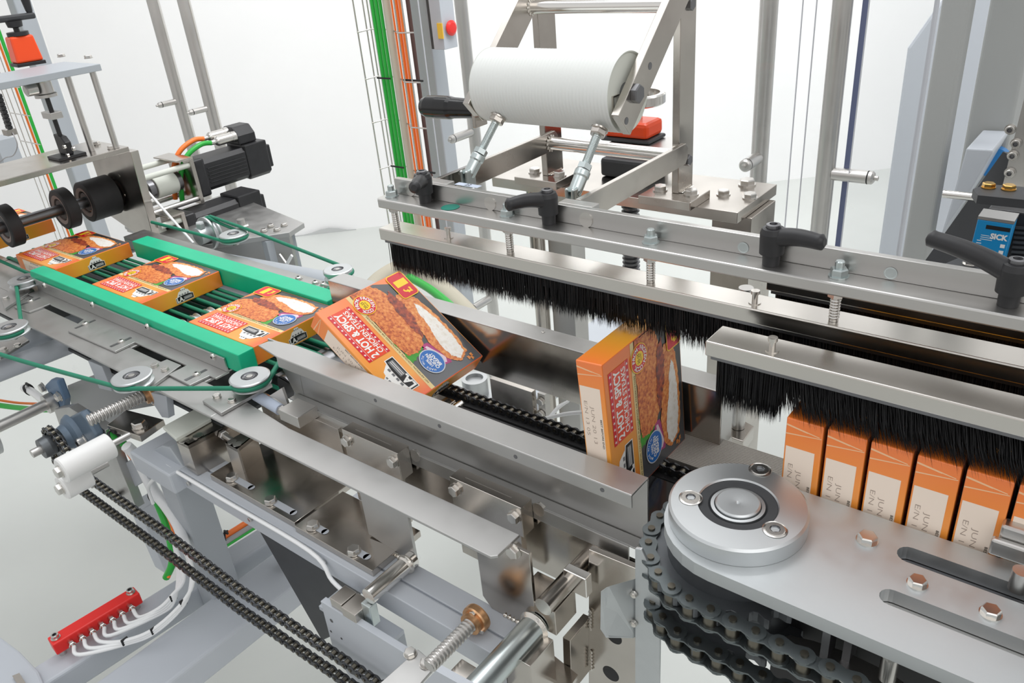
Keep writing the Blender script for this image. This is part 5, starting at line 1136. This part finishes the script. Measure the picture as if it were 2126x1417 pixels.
b = MB(); b.prism([at(x_, y_, Y=.485) for x_, y_ in ((313, 815), (345, 822), (350, 868), (336, 866), (318, 838))], (0, .012, 0)); o = build('gusset_plate', b, 'paint_light', bevel=.001); tag(o, 'pale painted gusset next to the bronze nut of the left spindle', 'gusset')
# frame arm and leg
t = thing('frame_leg', 'grey square frame leg with a short welded arm at the lower left', 'leg', (-1.2, .46, .2))
z0 = .752
b = MB(); b.prism([at(256, 962, Y=.44), at(335, 925, Y=.44), at(350, 928, Y=.44), at(390, 985, Y=.44), at(394, 1002, Y=.44), at(325, 985, Y=.44), at(268, 1018, Y=.44)], (0, .06, 0)); build('arm', b, 'paint_grey', t, bevel=.002)
l0 = at(358, 985, Y=.46); l1 = at(425, 1190, Y=.46)
b = MB(); b.box((l0.x - .0275, .445, .405), (l0.x + .0275, .500, l0.z + .012)); build('upright', b, 'paint_grey', t, bevel=.003)
b = MB(); p_ = at(300, 895, Z=.815); b.box((p_.x - .01, p_.y - .03, .752), (p_.x + .11, p_.y + .05, .790)); build('top_block', b, 'paint_light', t, bevel=.003)
l2 = at(268, 1040, Y=.50)
b = MB(); b.beam(at(300, 1040, Y=.52), at(355, 1170, Y=.52), .05, .05, (0, 1, 0)); build('rear_brace', b, 'paint_light', t, bevel=.002)
# white plastic tensioner
t = thing('chain_tensioner', 'two white plastic rollers with hex bolts tensioning the long chain', 'tensioner', (-1.25, .33, .75))
for (x_, y_), r, L_ in (((126, 978), .0195, .074), ((128, 1013), .0195, .040)):
    c = at(x_, y_, Y=.290); b = MB(); b.lathe([(0, 0), (r - .002, 0), (r, .002), (r, L_ - .001), (r - .001, L_), (0, L_)], c, (0, 1, 0), 32); rl = build('plastic_roller', b, 'white_plastic', t); fastener(rl, c, (0, -1, 0), .0095, 'hex')
    b = MB(); b.cyl(c + V(0, L_, 0), V(c.x, min(c.y + L_ + .03, YP + .001), c.z), .005, n=14); build('mounting_pin', b, 'steel', t)
t = thing('chain_sprocket', 'small dark sprocket on the shaft of the slate bearing', 'sprocket', (SX, YC, SZ))
b = MB(); RD_ = .0270; PD = .0127
sprocket(b, (SX, YC, SZ), (0, 1, 0), RD_, PD, .0055, .0042); build('toothed_disc', b, 'sprocket', t)
b = MB(); b.lathe([(.018, .004), (.019, .012), (.018, .024), (.0, .024)], (SX, YC, SZ), (0, -1, 0), 28); build('hub', b, 'sprocket', t)
b = MB(); b.cyl((SX, YC - .024, SZ), (SX, YC - .040, SZ), .0075, n=18); build('shaft_end', b, 'steel', t)
def run(pts, targets):
    for px, py in targets:
        target = at(px, py, Y=YC)
        while True:
            d = target - pts[-1]; d.y = 0
            if d.length < PD: break
            pts.append(pts[-1] + d.normalized() * PD)
    return pts
st = 2 * math.asin(PD / (2 * RD_)); pts = []
a = math.radians(200)
while a > math.radians(15): pts.append(V(SX + RD_ * math.cos(a), YC, SZ + RD_ * math.sin(a))); a -= st
chain('upper run of the long black drive chain, coming over the small sprocket', run(list(pts), [(160, 962), (182, 990), (350, 1110), (500, 1226), (810, 1436)]), (0, 1, 0), PD, .0062, .0110, .0014, ['chain_steel', 'chain_roller'], 'long drive chain at the lower left')
chain('lower run of the long black drive chain, below the white rollers', run([V(SX + RD_ * math.cos(math.radians(200) + st), YC, SZ + RD_ * math.sin(math.radians(200) + st))], [(118, 962), (158, 1014), (305, 1117), (500, 1265), (760, 1442)]), (0, 1, 0), PD, .0062, .0110, .0014, ['chain_steel', 'chain_roller'], 'long drive chain at the lower left')
# ---------------------------------------------------------------- beams on the floor
def floor_beam(label, pts, z0, z1, nm='floor_beam', m='paint_light'):
    b = MB(); b.prism([(p.x, p.y, z0) for p in pts], (0, 0, z1 - z0)); o = build(nm, b, m, bevel=.006, seg=3); tag(o, label, 'beam'); return o
ZB = .46
xL = at(378, 1283, Z=ZB).x; xR = at(470, 1325, Z=ZB).x; xR = at(620, 1178, Z=ZB).x
xa = at(205, 1410, Z=ZB).x; xb_ = at(350, 1417, Z=ZB).x
floor_beam('wide pale grey beam crossing low under the long chain', [V(xa, -.3, 0), V(xb_, -.3, 0), V(xb_, 1.9, 0), V(xa, 1.9, 0)], ZB - .055, ZB)
ZS = .46; x0 = at(67, 1387, Z=ZS).x; x1 = at(100, 1417, Z=ZS).x; x1 = x0 + .060
o1 = at(70, 1375, Z=ZS); o2 = at(400, 1190, Z=ZS)
floor_beam('narrow low grey beam carrying the red manifold', [V(o1.x - .0, o1.y - .1, 0), V(o1.x + .055, o1.y - .1, 0), V(o2.x + .055, o2.y + .16, 0), V(o2.x, o2.y + .16, 0)], ZS - .05, ZS)
c0 = at(0, 1325, Z=.47); c1 = at(70, 1390, Z=.47)
b = MB(); b.prism([at(-40, 1290, Z=.47), at(40, 1350, Z=.47), at(80, 1392, Z=.47), at(100, 1440, Z=.47), at(-40, 1440, Z=.47)], (0, 0, -.30)); o = build('corner_foot', b, 'paint_light', bevel=.004); tag(o, 'pale painted frame foot in the bottom left corner', 'foot')
b = MB(); b.prism([at(25, 1402, Z=.476), at(40, 1396, Z=.476), at(68, 1440, Z=.476), at(50, 1440, Z=.476)], (0, 0, -.0055)); o = build('shim_plate', b, 'nickel'); tag(o, 'small beige metal tab on the frame foot in the bottom left corner', 'tab')
# ---------------------------------------------------------------- red manifold with white air hoses
ma = at(121, 1334, Z=.485); mb = at(276, 1240, Z=.485); d = (mb - ma).normalized(); up = V(0, 0, 1); sd = d.cross(up).normalized()
t = thing('air_manifold', 'red air manifold bar with seven hose fittings on the narrow low beam', 'manifold', tuple((ma + mb) / 2 - V(0, 0, .016)))
b = MB(); b.beam(ma - d * .010, mb + d * .010, .026, .024); build('red_bar', b, 'red', t, bevel=.002)
for p in (ma, mb): fastener(t, p + V(0, 0, .0122), (0, 0, 1), .0075, 'cap'); 
b = MB(); b.cyl(ma + V(0, 0, -.0125), ma + V(0, 0, -.0255), .006, n=12); build('stand_off', b, 'steel', t); b = MB(); b.cyl(mb + V(0, 0, -.0125), mb + V(0, 0, -.0255), .006, n=12); build('stand_off', b, 'steel', t)
L = (mb - ma).length
gA = at(335, 1272, Z=.490); gB = at(362, 1245, Z=.505); up1 = at(370, 1190, Z=.555); up2 = at(398, 1195, Z=.56); g2 = at(262, 1336, Z=.480); g3 = at(322, 1312, Z=.488); g4 = at(382, 1254, Z=.52)
for i in range(7):
    p = ma + d * (L * (i + .85) / 7.6); q = p + sd * .0132
    b = MB(); b.cyl(q, q + sd * .006, .0050, n=14); b.hexa(q + sd * .006, sd, .0105, .007); b.cyl(q + sd * .013, q + sd * .018, .0042, n=14); build('hose_fitting', b, 'bolt', t)
    h0 = q + sd * .017; h1 = h0 + sd * .030 + V(0, 0, .003)
    if i < 3: w = [h0, h1, g2 + V(0, 0, .004 * i), g3 + V(0, 0, .004 * i), g4 + V(0, 0, .003 * i), up2 + V(.003 * i, 0, 0), at(385, 1135, Z=.62)]
    else: w = [h0, h1, gA - V(0, 0, .0) + V(0, 0, .004 * (i - 3)), gB + V(0, 0, .004 * (i - 3)), up1 + V(.006 * (i - 3), 0, 0), at(362, 1130, Z=.62)]
    od = ['first', 'second', 'third', 'fourth', 'fifth', 'sixth', 'last'][i]
    cable(smooth(w), .0033, 'white_tube', 'white air hose on the ' + od + ' fitting of the red manifold, counted from the near end', 'hose', 'white air hoses on the red manifold', nm='air_hose')
for p in (g2 + V(0, 0, .006), g3 + V(0, 0, .005), g4 + V(0, 0, .004), gB + V(0, 0, .006)):
    b = MB(); b.box((p.x - .0016, p.y - .006, p.z - .006), (p.x + .0016, p.y + .006, p.z + .007)); o = build('cable_tie', b, 'black_dark', bevel=.001); tag(o, {0: 'black tie on the white hoses nearest to the red manifold', 1: 'black tie on the white hose bend in the middle', 2: 'black tie on the white hose bend below the long chain', 3: 'black tie where four white hoses meet'}[[g2, g3, g4, gB].index([g for g in (g2, g3, g4, gB) if (g - p).length < .02][0])], 'cable tie')
# vertical white hose bundle and green / orange cables on the leg
for i, (pts, r, m, lb, nm) in enumerate((
        ([at(385, 1135, Z=.60), at(370, 1090, Z=.62), at(345, 1050, Z=.65), at(318, 1015, Z=.68), at(285, 950, Z=.74), at(262, 925, Z=.77)], .0095, 'white_tube', 'white hose bundle climbing along the grey leg', 'hose'),
        ([at(345, 1198, Z=.52), at(358, 1160, Z=.56), at(345, 1090, Z=.60), at(312, 1012, Z=.66), at(275, 940, Z=.73), at(225, 895, Z=.78)], .0065, 'green_cable', 'bright green cable climbing beside the grey leg', 'cable'),
        ([at(350, 1198, Z=.525), at(362, 1115, Z=.59), at(335, 1045, Z=.635), at(262, 935, Z=.735)], .0032, 'orange_cable', 'thin orange cable beside the green one on the grey leg', 'cable'),
        ([at(-20, 838, Z=.60), at(30, 845, Z=.60), at(95, 850, Z=.62), at(130, 840, Z=.64)], .0065, 'green_cable', 'green cable running in from the left edge below the tubes', 'cable'),
        ([at(-20, 827, Z=.60), at(40, 836, Z=.60), at(110, 838, Z=.62)], .0030, 'orange_cable', 'thin orange cable running in from the left edge below the tubes', 'cable'),
        ([at(50, 805, Z=.64), at(70, 815, Z=.65), at(100, 840, Z=.67)], .0085, 'white_tube', 'short white hose below the left frame tubes', 'hose'),
        ([at(425, 1140, Z=.30), at(470, 1112, Z=.30), at(540, 1068, Z=.30)], .0085, 'orange_cable', 'orange cable crossing under the pale beam', 'cable'),
        ([at(430, 1150, Z=.296), at(475, 1121, Z=.296), at(545, 1077, Z=.296)], .0065, 'grey_cable', 'grey cable beside the orange one under the pale beam', 'cable'),
        ([at(434, 1156, Z=.290), at(480, 1126, Z=.290), at(550, 1082, Z=.290)], .0040, 'green_cable', 'thin green cable beside the grey one under the pale beam', 'cable'))):
    cable(smooth(pts), r, m, lb, 'hose' if nm == 'hose' else 'cable', nm=nm)
for (x_, y_, z_), lb in (((470, 1113, .302), 'black tie around the orange and grey cables under the beam'), ((238, 908, .775), 'black tie on the green cable beside the bearing plate'), ((320, 1030, .60), 'black tie on the cables below the thin hose bend'), ((60, 808, .645), 'black tie on the short white hose below the tubes')):
    c = at(x_, y_, Z=z_); b = MB(); b.lathe([(.013, -.003), (.0145, -.003), (.0145, .003), (.013, .003), (.013, -.003)], c, (.6, .6, .4) if y_ != 1113 else (1, .9, 0), 18); b.box((c.x - .002, c.y - .002, c.z + .012), (c.x + .012, c.y + .002, c.z + .018)); o = build('cable_tie', b, 'black_dark'); tag(o, lb, 'cable tie')
# ================================================================ press wheel unit and motors at the top left
AX, AZ = -1.930, .9975
t = thing('press_axle', 'dark axle carrying the black press wheels', 'axle', (AX, .7, AZ))
b = MB(); b.cyl((AX, .35, AZ), (AX, .87, AZ), .0125, n=22); build('shaft', b, 'dark_metal', t)
def wheel(y0, y1, r, label):
    t = thing('press_wheel', label, 'wheel', (AX, (y0 + y1) / 2, AZ), 'black press wheels on the axle')
    w = y1 - y0
    b = MB(); b.lathe([(r * .74, 0), (r - .003, 0), (r, .002), (r, w - .002), (r - .003, w), (r * .74, w)], (AX, y0, AZ), (0, 1, 0), 48); build('tyre', b, 'rubber', t)
    b = MB(); b.lathe([(r * .735, w), (r * .735, 0), (r * .56, .002), (r * .56, w)], (AX, y0, AZ), (0, 1, 0), 40); build('rim', b, 'rubber_rim', t)
    b = MB(); b.lathe([(.0127, .004), (.022, .004), (.022, .009), (r * .555, .011), (r * .555, w - .004), (.0127, w - .004)], (AX, y0, AZ), (0, 1, 0), 32); hb = build('hub', b, 'graphite', t)
    for k in range(5): a = k * 1.257; fastener(hb, (AX + r * .42 * math.cos(a), y0 + .010, AZ + r * .42 * math.sin(a)), (0, -1, 0), .005, 'cap', washer=False)
wheel(.592, .620, .0465, 'black press wheel at the left edge, on the carton under it'); wheel(.718, .746, .0465, 'black press wheel in the middle of the axle'); wheel(.776, .846, .0475, 'widest black press wheel, beside the nickel side plate')
t = thing('side_plate', 'nickel side plate with a slanted front edge beside the widest press wheel', 'plate', (-1.88, .86, .9))
b = MB(); b.prism([(-1.995, .852, 1.110), (-1.790, .852, 1.110), (-1.808, .852, .905), (-1.86, .852, .893), (-1.995, .852, .93)], (0, .019, 0)); build('plate_body', b, 'nickel', t, bevel=.0008)
for px, py in ((247, 365), (258, 405), (216, 366)): fastener(t, at(px, py, Y=.8518), (0, -1, 0), .0035, 'flush')
b = MB(); b.box((-1.985, .873, .890), (-1.815, 1.02, .898)); build('foot_strip', b, 'steel_sheet', t)
t = thing('middle_plate', 'nickel middle plate of the press unit with the black hinge on it', 'plate', (-1.87, .6, 1.1115))
b = MB(); b.box((-1.955, .30, 1.1115), (-1.790, .8515, 1.1230)); build('plate_body', b, 'nickel', t, bevel=.001)
for px, py in ((200, 300), (232, 308)): fastener(t, at(px, py, Z=1.1232), (0, 0, 1), .009, 'hex')
t = thing('upper_plate', 'grey painted upper plate under the orange indicator', 'plate', (-1.87, .6, 1.287))
b = MB(); b.box((-1.955, .30, 1.287), (-1.790, .846, 1.3005)); build('plate_body', b, 'paint_grey', t, bevel=.001)
for px, py in ((128, 118), (184, 121)): fastener(t, at(px, py, Z=1.3007), (0, 0, 1), .009, 'hex')
for (x_, y_), lb in (((-1.838, .792), 'steel rod between the two plates, second from the right end'), ((-1.806, .832), 'steel rod between the two plates at their right end')):
    b = MB(); b.cyl((x_, y_, 1.1232), (x_, y_, 1.2868), .0066, n=16); o = build('spacer_rod', b, 'steel'); tag(o, lb, 'rod', 'steel rods between the plates')
# orange indicator
i0, i1, i2 = at(38, 141, Z=1.3006), at(97, 131, Z=1.3006), at(12, 138, Z=1.3006)
t = thing('position_indicator', 'orange position indicator with a crank handle at the top left', 'indicator', tuple(i0))
ux = (i1 - i0); lx = ux.length; ux.normalize(); uy = (i2 - i0); uy = (uy - ux * uy.dot(ux)).normalized(); ly = .050
def ib(sh0, z0, sh1, z1, m, nm, bev):
    a = [i0 + ux * sh0 + uy * sh0, i1 - ux * sh0 + uy * sh0, i1 - ux * sh0 + uy * (ly - sh0), i0 + ux * sh0 + uy * (ly - sh0)]
    c_ = [i0 + ux * sh1 + uy * sh1, i1 - ux * sh1 + uy * sh1, i1 - ux * sh1 + uy * (ly - sh1), i0 + ux * sh1 + uy * (ly - sh1)]
    b = MB(); vs = [p + V(0, 0, z0) for p in a] + [p + V(0, 0, z1) for p in c_]
    b.add(vs, [(0, 1, 2, 3), (7, 6, 5, 4), (0, 4, 5, 1), (1, 5, 6, 2), (2, 6, 7, 3), (3, 7, 4, 0)], 0); return build(nm, b, m, t, bevel=bev)
ib(0, .0002, 0, .0075, 'black_plastic', 'gasket', .001); hs = ib(.002, .0077, .006, .062, 'orange_red', 'housing', .004)
cI = i0 + ux * lx / 2 + uy * ly / 2
b = MB(); fa = i0 + uy * .012 + ux * .0075; fn = (uy * -0 - ux).normalized()
w0 = i0 + ux * .0076 + uy * .016; 
b = MB(); q = lambda a_, z_: i0 + uy * a_ + ux * (.002 + .008 * (z_ - .0077) / .0543) - ux * .0004 + V(0, 0, z_)
b.add([q(.010, .040), q(.040, .040), q(.040, .053), q(.010, .053)], [(0, 1, 2, 3)], 0); b.add([q(.012, .013), q(.034, .013), q(.034, .030), q(.012, .030)], [(0, 1, 2, 3)], 1)
for k in range(4): b.add([q(.013 + k * .0065, .042) - ux * .0002, q(.0175 + k * .0065, .042) - ux * .0002, q(.0175 + k * .0065, .051) - ux * .0002, q(.013 + k * .0065, .051) - ux * .0002], [(0, 1, 2, 3)], 2)
build('counter_window', b, ['print_pink', 'print_white', 'ink_black'], hs)
b = MB(); b.lathe([(.022, .062), (.022, .070), (.006, .070), (.006, .078), (.015, .080), (.017, .092), (0, .092)], cI, (0, 0, 1), 24); build('shaft_collar', b, 'black_plastic', t)
h0 = at(0, 56, Y=cI.y); b = MB(); b.beam(cI - ux * .065 + V(0, 0, .098), cI + ux * .046 + V(0, 0, .098), .018, .013); build('crank_arm', b, 'graphite', t, bevel=.004)
b = MB(); hp = cI + ux * .038 + V(0, 0, .1045); b.lathe([(.006, 0), (.0072, .004), (.0098, .034), (.0092, .046), (.007, .048), (0, .048)], hp, (-.02, 0, 1), 20); build('crank_grip', b, 'black_plastic', t)
# linkage between plates
t = thing('lift_actuator', 'slim lifting rod with a steel bearing above and a black hinge below', 'actuator', (-1.85, .70, 1.123))
c = at(140, 325, Z=1.1232); 
b = MB(); b.box((c.x - .028, c.y - .030, 1.1232), (c.x + .028, c.y + .030, 1.1290)); build('hinge_base', b, 'black_plastic', t, bevel=.001)
b = MB(); b.prism([(c.x - .020, c.y - .006, 1.1292), (c.x + .020, c.y - .006, 1.1292), (c.x + .024, c.y - .006, 1.156), (c.x + .012, c.y - .006, 1.168), (c.x - .020, c.y - .006, 1.172)], (0, .014, 0)); hg = build('hinge_block', b, 'black_plastic', t, bevel=.002)
for px, py in ((155, 308), (136, 304), (143, 322)): fastener(hg, at(px, py, Y=c.y - .0062), (0, -1, 0), .0055, 'cap', washer=False)
top = at(90, 172, Z=1.282); b = MB(); b.cyl((c.x, c.y, 1.168), (c.x, c.y, 1.262), .0048, n=14); build('rod', b, 'black_plastic', t)
b = MB(); b.box((c.x - .026, c.y - .012, 1.206), (c.x + .020, c.y + .012, 1.220)); build('clamp_bar', b, 'steel', t, bevel=.001)
b = MB(); b.lathe([(.022, 0), (.022, .006), (.018, .008), (.018, .030), (.020, .036)], (c.x, c.y, 1.2505), (0, 0, 1), 24); b.lathe([(.013, 0), (.013, .02), (.009, .022), (0, .022)], (c.x + .012, c.y - .02, 1.272), (0, -1, 0), 20); build('bearing_head', b, 'steel', t)
# left chain, clamp and cables behind
t = thing('lift_chain', 'black notched strip hanging at the left edge behind the press unit', 'strip', (-2.3, 1.0, 1.1))
p0 = at(-4, 195, Y=1.0); p1 = at(20, 268, Y=1.0); b = MB(); n_ = 9
for i in range(n_): a = p0.lerp(p1, i / n_); c_ = p0.lerp(p1, (i + .82) / n_); b.beam(a, c_, .020, .014, (0, 1, 0))
b.beam(p0, p1, .012, .010, (0, 1, 0)); build('notched_strip', b, 'black_plastic', t)
b = MB(); c = at(20, 273, Y=1.0); b.box((c.x - .018, .985, c.z - .010), (c.x + .018, 1.015, c.z + .008)); build('end_clamp', b, 'nickel', t)
c = at(-5, 300, Y=1.02); b = MB(); b.box((c.x - .05, 1.0, .9), (c.x + .055, 1.06, c.z + .02)); o = build('frame_block', b, 'paint_grey'); tag(o, 'grey frame block at the left edge behind the press unit', 'block')
for px0, m, r, lb in ((2, 'orange_cable', .0042, 'orange cable beside the far left grey column'), (10, 'green_cable', .0062, 'green cable beside the far left grey column')):
    p = at(px0 + 33, 190, Y=1.24); q = p
    cable([(p.x, 1.24, .3), (p.x, 1.24, 1.2), (p.x, 1.24, 2.2)], r, m, lb)
t = thing('cable_tray', 'narrow wire cable tray at the far left edge', 'cable tray', (at(20, 200, Y=1.235).x, 1.235, .3))
for px in (8, 18, 30): p = at(px, 200, Y=1.225); b = MB(); b.cyl((p.x, 1.225, .3), (p.x, 1.225, 2.2), .0018, n=8); build('upright_wire', b, 'bolt', t)
for py in (178, 232, 285):
    p = at(8, py, Y=1.222); q = at(62, py, Y=1.222); b = MB(); b.cyl((at(8, 200, Y=1.222).x, 1.222, p.z - .0), (at(47, 200, Y=1.222).x, 1.222, p.z), .0022, n=8); build('rung', b, 'bolt', t)
b = MB(); b.tube(smooth([at(26, 275, Y=1.0), at(36, 300, Y=1.0), at(28, 322, Y=1.0), at(10, 328, Y=1.0), at(-10, 345, Y=1.0)]), .0018, n=8); o = build('thin_cable', b, 'grey_cable'); tag(o, 'thin grey cable looping at the left edge', 'cable')
# ---------------------------------------------------------------- motors
def motor_unit(dy, zc, label, clabel, conn=True, xm=-1.905):
    t = thing('drive_motor', label, 'motor', (xm, 1.15, zc), 'black servo motors')
    y0 = 1.030 + dy
    b = MB(); b.box((xm - .048, y0, zc - .048), (xm + .048, y0 + .030, zc + .048)); build('flange_block', b, 'black_plastic', t, bevel=.006, seg=3)
    b = MB(); b.prism([(xm + a, y0 + .0302, zc + c_) for a, c_ in ((-.040, -.030), (-.030, -.040), (.030, -.040), (.040, -.030), (.040, .030), (.030, .040), (-.030, .040), (-.040, .030))], (0, .125, 0))
    for k in range(5): b.box((xm + .0398, y0 + .036, zc - .020 + k * .009), (xm + .0425, y0 + .150, zc - .017 + k * .009))
    build('finned_body', b, 'black_plastic', t, bevel=.001)
    b = MB(); b.prism([(xm + a, y0 + .1554, zc + c_) for a, c_ in ((-.040, -.040), (.030, -.046), (.042, -.036), (.042, .046), (-.040, .046))], (0, .068, 0)); b.box((xm - .02, y0 + .2236, zc - .030), (xm + .036, y0 + .236, zc + .030)); build('end_housing', b, 'black_plastic', t, bevel=.003)
    if conn:
        b = MB(); b.prism([(xm - .030, y0 + .150, zc + .0464), (xm + .030, y0 + .150, zc + .0464), (xm + .030, y0 + .150, zc + .070), (xm + .012, y0 + .150, zc + .092), (xm - .030, y0 + .150, zc + .092)], (0, .055, 0)); build('socket_block', b, 'black_plastic', t, bevel=.004)
        for k in range(2):
            c = V(xm - .014 + k * .030, y0 + .150, zc + .078 - k * .008); b = MB(); b.lathe([(.014, 0), (.014, .010), (.0125, .012), (.0125, .052), (.010, .056), (.006, .060), (.006, .072), (0, .072)], c, (0, -1, 0), 22); build('plug', b, 'bolt', t, label='silver cable plug')
            b = MB(); e_ = c + V(0, -.070, 0); b.tube(smooth([e_, e_ + V(0, -.03, .003), e_ + V(0, -.075, -.015), e_ + V(-.01, -.10, -.06), e_ + V(-.02, -.11, -.13)]), .0062, n=10); build('cable', b, 'orange_cable' if k == 0 else 'green_cable', t, label='orange motor cable' if k == 0 else 'green motor cable')
    t2 = thing('shaft_coupling', clabel, 'coupling', (xm, y0 - .07, zc), 'white shaft couplings')
    b = MB(); b.lathe([(0, 0), (.026, 0), (.027, .002), (.027, .055), (.026, .057), (0, .057)], (xm + .0, y0 - .095, zc), (0, 1, 0), 32); build('coupling_sleeve', b, 'foam', t2)
    b = MB(); b.lathe([(0, 0), (.010, 0), (.010, .018), (.022, .020), (.022, .034), (.024, .036)], (xm, y0 - .132, zc), (0, 1, 0), 26); build('clamp_hub', b, 'dark_metal', t2); b = MB(); b.lathe([(.024, .0), (.024, .012), (0, .014)], (xm, y0 - .0375, zc), (0, 1, 0), 26); build('clamp_hub', b, 'dark_metal', t2)
    t3 = thing('motor_plate', 'nickel motor plate on four spacer rods' + (' behind the press wheels' if conn else ', lower one behind the far green rail'), 'plate', (xm, y0 - .01, zc - .05), 'nickel motor plates')
    b = MB(); b.box((xm - .055, y0 - .0105, zc - .060), (xm + .052, y0 - .0005, zc + .055)); b.box((xm - .055, y0 - .045, zc + .0552), (xm + .052, y0 - .0005, zc + .059)); build('plate_body', b, 'nickel', t3, bevel=.0008)
    for dx, dz in ((-.040, .045), (.042, .040), (.042, -.046), (-.040, -.046)):
        b = MB(); b.cyl((xm + dx, .8715, zc + dz), (xm + dx, y0 - .0106, zc + dz), .0068, n=14); build('spacer_rod', b, 'foam' if dz > 0 else 'steel', t3)
motor_unit(0, .988, 'black servo motor with silver plugs and orange and green cables', 'white shaft coupling next to the upper motor')
motor_unit(-.095, .886, 'lower black servo motor, mostly hidden behind the upright pulley', 'white shaft coupling behind the far green rail', False, -1.84)
a = at(302, 392, Y=.89); c_ = at(402, 505, Y=.85); b = MB(); b.cyl(a, c_, .0030, n=10); o = build('white_rod', b, 'white_tube'); tag(o, 'thin white rod slanting in front of the white couplings', 'rod')
# ================================================================ optical sensor at the right
t = thing('optical_sensor', 'blue optical sensor with white print at the right edge', 'sensor', tuple(at(2060, 530, Y=1.10)))
YS = 1.10
TL, TR, BR_, BL_ = at(2030, 455, Y=YS), at(2104, 466, Y=YS), at(2084, 540, Y=YS), at(2010, 535, Y=YS)
wv = V(TR.x - TL.x, 0, TR.z - TL.z); hv = V(BL_.x - TL.x, 0, BL_.z - TL.z)
def sq(u, v, k=0): return TL + wv * u + hv * v + V(0, -.0002 * k, 0)
b = MB(); b.prism([sq(0, 0), sq(1, 0), sq(1, 1.1), sq(0, 1.1)], (0, .030, 0)); build('housing', b, 'blue_box', t, bevel=.001)
b = MB(); b.prism([sq(-.01, -.08), sq(1.01, -.08), sq(1.01, -.005), sq(-.01, -.005)], (0, .032, 0)); build('lid', b, 'steel_sheet', t)
b = MB(); b.add([sq(.28, .10, 1), sq(.96, .10, 1), sq(.96, .20, 1), sq(.28, .20, 1)], [(3, 2, 1, 0)], 1)
rt = wv.normalized(); upv = -hv.normalized()
text(b, 'SICK', sq(.46, .42, 2), rt, upv, hv.length * .13, wv.length * .50, 0, .05)
for k in range(7): b.add([sq(.12, .50 + k * .065, 1), sq(.12 + .12 + .02 * (k % 3), .50 + k * .065, 1), sq(.24 + .02 * (k % 3), .52 + k * .065, 1), sq(.12, .52 + k * .065, 1)], [(3, 2, 1, 0)], 0)
for k in range(3): b.add([sq(.20, .36 + k * .05, 1), sq(.44 + .05 * k, .36 + k * .05, 1), sq(.44 + .05 * k, .375 + k * .05, 1), sq(.20, .375 + k * .05, 1)], [(3, 2, 1, 0)], 0)
for k in range(3): b.add([sq(.80, .52 + k * .16, 1), sq(.93, .52 + k * .16, 1), sq(.93, .61 + k * .16, 1), sq(.80, .61 + k * .16, 1)], [(3, 2, 1, 0)], 0)
for i in range(14):
    t0, t1 = 2 * math.pi * i / 14, 2 * math.pi * (i + 1) / 14
    b.add([sq(.48 + r_ * math.cos(t_), .80 + r_ * .95 * math.sin(t_), 1) for t_, r_ in ((t0, .07), (t1, .07), (t1, .05), (t0, .05))], [(0, 1, 2, 3)], 0); b.f[-1] = b.f[-1][::-1]
build('print', b, ['ink_white', 'ink_black'], t)
t = thing('sensor_mount', 'black ribbed mount behind the blue sensor', 'mount', tuple(at(2100, 560, Y=1.14)))
b = MB(); b.prism([at(2052, 432, Y=1.14), at(2160, 446, Y=1.14), at(2150, 600, Y=1.14), at(2020, 575, Y=1.14)], (0, .05, 0)); build('mount_body', b, 'black_plastic', t, bevel=.002)
b = MB()
for k in range(9): b.prism([at(2108 - k * 1.6, 470 + k * 10, Y=1.137), at(2160, 474 + k * 10, Y=1.137), at(2160, 479 + k * 10, Y=1.137), at(2107 - k * 1.6, 475 + k * 10, Y=1.137)], (0, .0028, 0))
build('ribs', b, 'graphite', t)
t = thing('sensor_shelf', 'dark grey shelf with gold screws above the blue sensor', 'shelf', tuple(at(2080, 400, Z=1.195)))
b = MB(); zz = 1.175; b.prism([at(2020, 392, Z=zz), at(2050, 382, Z=zz), at(2180, 392, Z=zz), at(2180, 420, Z=zz), at(2030, 405, Z=zz)], (0, 0, -.010)); build('shelf_plate', b, 'graphite', t)
for px, py in ((2094, 393), (2052, 389)): fastener(t, at(px, py, Z=zz + .0003), (0, 0, 1), .0075, 'hex', m='brass')
t = thing('side_panel', 'steel side panel with a column of screws at the right edge', 'panel', tuple(at(2110, 380, Y=1.5)))
b = MB(); b.prism([at(2126, 205, Y=1.45), at(2180, 205, Y=1.45), at(2180, 395, Y=1.45), at(2080, 392, Y=1.45), at(2102, 300, Y=1.45)], (0, .01, 0)); build('panel_sheet', b, 'steel', t)
for px, py in ((2110, 297), (2103, 322), (2097, 358), (2098, 268)): fastener(t, at(px, py, Y=1.449), (0, -1, 0), .008, 'cap')
b = MB(); b.cyl(at(2062, 338, Y=1.72), at(2062, 338, Y=1.72) + V(0, .02, 0), .028, n=24); o = build('blue_motor', b, 'blue_motor'); tag(o, 'blurred blue motor behind the slanted grey brace', 'motor')
t = thing('base_plate', 'dark base plate with a shiny screw behind the long lever', 'plate', tuple(at(1990, 550, Z=1.06)))
b = MB(); b.prism([at(1950, 552, Z=1.06), at(1990, 535, Z=1.06), at(2120, 560, Z=1.06), at(2120, 640, Z=1.06)], (0, 0, -.012)); build('plate_body', b, 'graphite', t); fastener(t, at(2014, 548, Z=1.0605), (0, 0, 1), .009, 'hex', m='bright')
